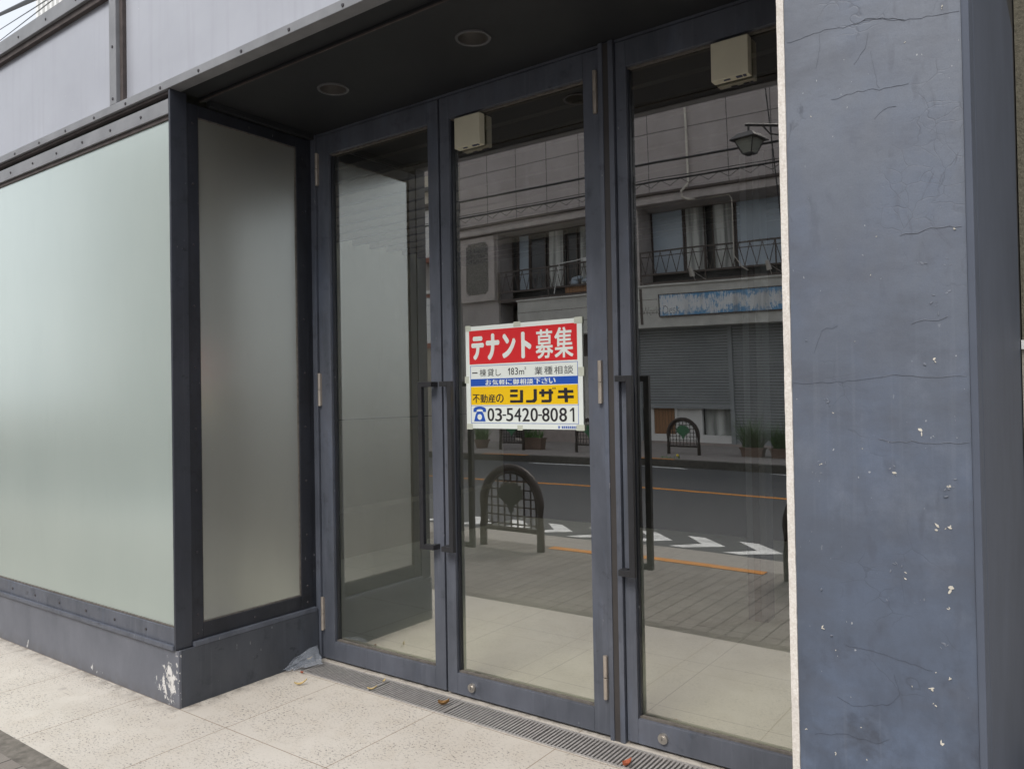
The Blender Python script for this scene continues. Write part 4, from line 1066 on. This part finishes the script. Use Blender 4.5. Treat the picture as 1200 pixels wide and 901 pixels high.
# ------------------------------------------------------------------ street lamp across the road
lx, ly, lz, q = -4.87, -8.55, 6.13, .57
SL = thing('street_lamp', 'black lantern street lamp hanging from a bracket arm across the road', 'street lamp', (-3.9, -9.3, .1))
b = MB(); b.cyl((-3.9, -9.3, .1), (-3.9, -9.3, 7.0), .07, 16, .05); b.cyl((-3.9, -9.3, .1), (-3.9, -9.3, .5), .11, 16); b.build('pole', 'lamp_metal', SL, True)
b = MB(); b.tube([(-3.9, -9.3, lz + .44), (lx - .05, ly + .04, lz + .44)], .028, 10)
b.tube([(-3.9, -9.3, lz + .20), (-4.3, -8.97, lz + .23), (-4.55, -8.8, lz + .28), (-4.66, -8.71, lz + .43)], .016, 8)
b.cyl((lx, ly, lz + .43), (lx, ly, lz + .27), .022, 10); b.build('bracket_arm', 'lamp_metal', SL)
rot = R(12)
def sq(h, z): return [(lx + h * q * (math.cos(rot) * a - math.sin(rot) * c_), ly + h * q * (math.sin(rot) * a + math.cos(rot) * c_), lz + (z - lz) * q) for a, c_ in ((-1, -1), (1, -1), (1, 1), (-1, 1))]
def frustum(b, h0, z0, h1, z1):
    A = [b.bm.verts.new(p) for p in sq(h0, z0)]; C = [b.bm.verts.new(p) for p in sq(h1, z1)]
    b.bm.faces.new(A[::-1]); b.bm.faces.new(C)
    for i in range(4): b.bm.faces.new((A[i], A[(i + 1) % 4], C[(i + 1) % 4], C[i]))
    b._retag(0)
b = MB(); frustum(b, .46, lz + .28, .26, lz + .48); frustum(b, .46, lz + .25, .46, lz + .279); frustum(b, .17, lz - .22, .17, lz - .19); b.build('lantern_roof', 'lamp_metal', SL)
b = MB(); frustum(b, .155, lz - .19, .33, lz + .249); b.build('lantern_pane', 'lamp_glass', SL)
b = MB()
for a, c_ in zip(sq(.165, lz - .2), sq(.345, lz + .26)): b.cyl(a, c_, .012, 6)
b.build('lantern_frame', 'lamp_metal', SL)

# ------------------------------------------------------------------ overhead cables
def cable(p, q, sag, r, label, group=None):
    p, q = Vector(p), Vector(q); b = MB()
    b.tube([p.lerp(q, k / 24) - Vector((0, 0, sag * 4 * (k / 24) * (1 - k / 24))) for k in range(25)], r, 6)
    return tag(b.build('overhead_cable', 'cable'), label, 'cable', group)
CG = 'overhead cables across the road'
cable((-40, -8.9, 6.75), (20, -8.9, 6.35), .25, .024, 'thickest black overhead cable crossing the stone cladding behind the lantern', CG)
cable((-40, -9.0, 6.35), (20, -9.0, 6.1), .3, .02, 'lower overhead cable carrying a looped thin wire, below the thickest cable', CG)
for z in (6.45, 6.40): cable((-40, -9.4, z), (20, -9.4, z - .2), .25, .008, 'one of two thin overhead wires between the thick cables', CG)
b = MB(); pts = []
x = -30
while x < 10:
    t = (x + 40) / 60; z = 6.35 - .25 * t - .3 * 4 * t * (1 - t)
    pts += [(x, -9.0, z), (x + .2, -9.0, z - .13)]; x += .42
b.tube(pts, .007, 5); tag(b.build('lashing_wire', 'cable'), 'thin zigzag wire looped under the lower overhead cable', 'wire')
cable((-4.9, -9.3, 9.4), (-4.55, -9.4, 4.4), 0, .014, 'steep black guy wire beside the street lamp', None)
def skyray(dx, dy, dz, X):
    t = X / dx; return Vector((X, dy * t, 1.5 + dz * t))
for i, (a, c_, r, lab) in enumerate((((-.862, .327, .388), (-.844, .350, .407), .035, 'thick black overhead cable against the sky above the fascia'),
        ((-.867, .329, .375), (-.838, .361, .409), .008, 'thin overhead wire running just below the thick cable in the sky'),
        ((-.8705, .330, .365), (-.838, .364, .408), .008, 'thin overhead wire rising most steeply above the fascia corner'),
        ((-.8705, .331, .364), (-.852, .353, .388), .010, 'lowest thin overhead wire above the fascia corner'))):
    p, q = skyray(*a, -20), skyray(*c_, -13); d = q - p
    cable(p - d * 2.2, q + d * .9, 0, r, lab)

# ------------------------------------------------------------------ neighbours on this side
Q = thing('ribbed_building', 'tall building with white vertically ribbed cladding beyond the shop roof', 'building', (-19, 15, 0))
b = MB(); b.box(-28, -11, 11.8, 22, 0, 24); b.build('body_wall', 'rib', Q)
b = MB(); x = -28
while x < -11.2: b.box(x, x + .15, 11.72, 11.7995, 0, 24); x += .33
b.build('cladding_rib', 'rib', Q)
NB = thing('neighbour_wall', 'rough rendered neighbouring wall with a white ledge beyond the blue grey column', 'wall', (1.5, 4.2, 0))
b = MB(); b.box(-.195, 6, 4.06, 4.4, 1.70, 6); b.build('upper_render', 'olive_wall', NB)
b = MB(); b.box(-.195, 6, 4.0, 4.4, -.05, 1.66); b.build('lower_render', 'beige_wall', NB)
b = MB(); b.box(-.195, 6, 3.98, 4.4, 1.6605, 1.6995); b.build('ledge', 'white', NB)
struct(box('neighbour_ground', 'kerb', None, 4.001, 20, 1.6, 6, -.2, -.004))

# ------------------------------------------------------------------ camera
cam = bpy.data.cameras.new('camera'); co = bpy.data.objects.new('camera', cam); COL.objects.link(co)
cam.sensor_width = 36; cam.lens = 913 / 1200 * 36; cam.clip_start = .05; cam.clip_end = 1000
co.matrix_world = Matrix(((.80845, .02222, .58814, 0), (.58831, -.00134, -.80863, 0), (-.01718, .99975, -.01416, 1.5), (0, 0, 0, 1)))
S.camera = co

# ------------------------------------------------------------------ light
w = bpy.data.worlds.new('World'); S.world = w; w.use_nodes = True; nt = w.node_tree; nt.nodes.clear()
sky = nt.nodes.new('ShaderNodeTexSky'); sky.sky_type = 'NISHITA'; sky.sun_disc = False
EL, AZ = R(51), R(176)
sky.sun_elevation = EL; sky.sun_rotation = AZ; sky.dust_density = 4; sky.air_density = 1; sky.ozone_density = 1
hs = nt.nodes.new('ShaderNodeHueSaturation'); hs.inputs['Saturation'].default_value = .38
bg = nt.nodes.new('ShaderNodeBackground'); bg.inputs['Strength'].default_value = .135
wo = nt.nodes.new('ShaderNodeOutputWorld')
cl = nt.nodes.new('ShaderNodeMix'); cl.data_type = 'RGBA'; cl.inputs[0].default_value = .6; cl.inputs[7].default_value = (6.6, 6.95, 7.5, 1)   # thin bright cloud veil
nt.links.new(sky.outputs[0], hs.inputs['Color']); nt.links.new(hs.outputs[0], cl.inputs[6]); nt.links.new(cl.outputs[2], bg.inputs[0]); nt.links.new(bg.outputs[0], wo.inputs[0])
sl = bpy.data.lights.new('sun', 'SUN'); so = bpy.data.objects.new('sun', sl); COL.objects.link(so)
sl.energy = 1.6; sl.angle = R(22); sl.color = (1, .96, .9)
sd = Vector((math.sin(AZ) * math.cos(EL), math.cos(AZ) * math.cos(EL), math.sin(EL)))
so.rotation_euler = sd.to_track_quat('Z', 'Y').to_euler()
S.view_settings.view_transform = 'Standard'; S.view_settings.look = 'None'; S.view_settings.exposure = 0.42; S.view_settings.gamma = 1
S.cycles.max_bounces = 10; S.cycles.transparent_max_bounces = 16; S.cycles.use_denoising = True
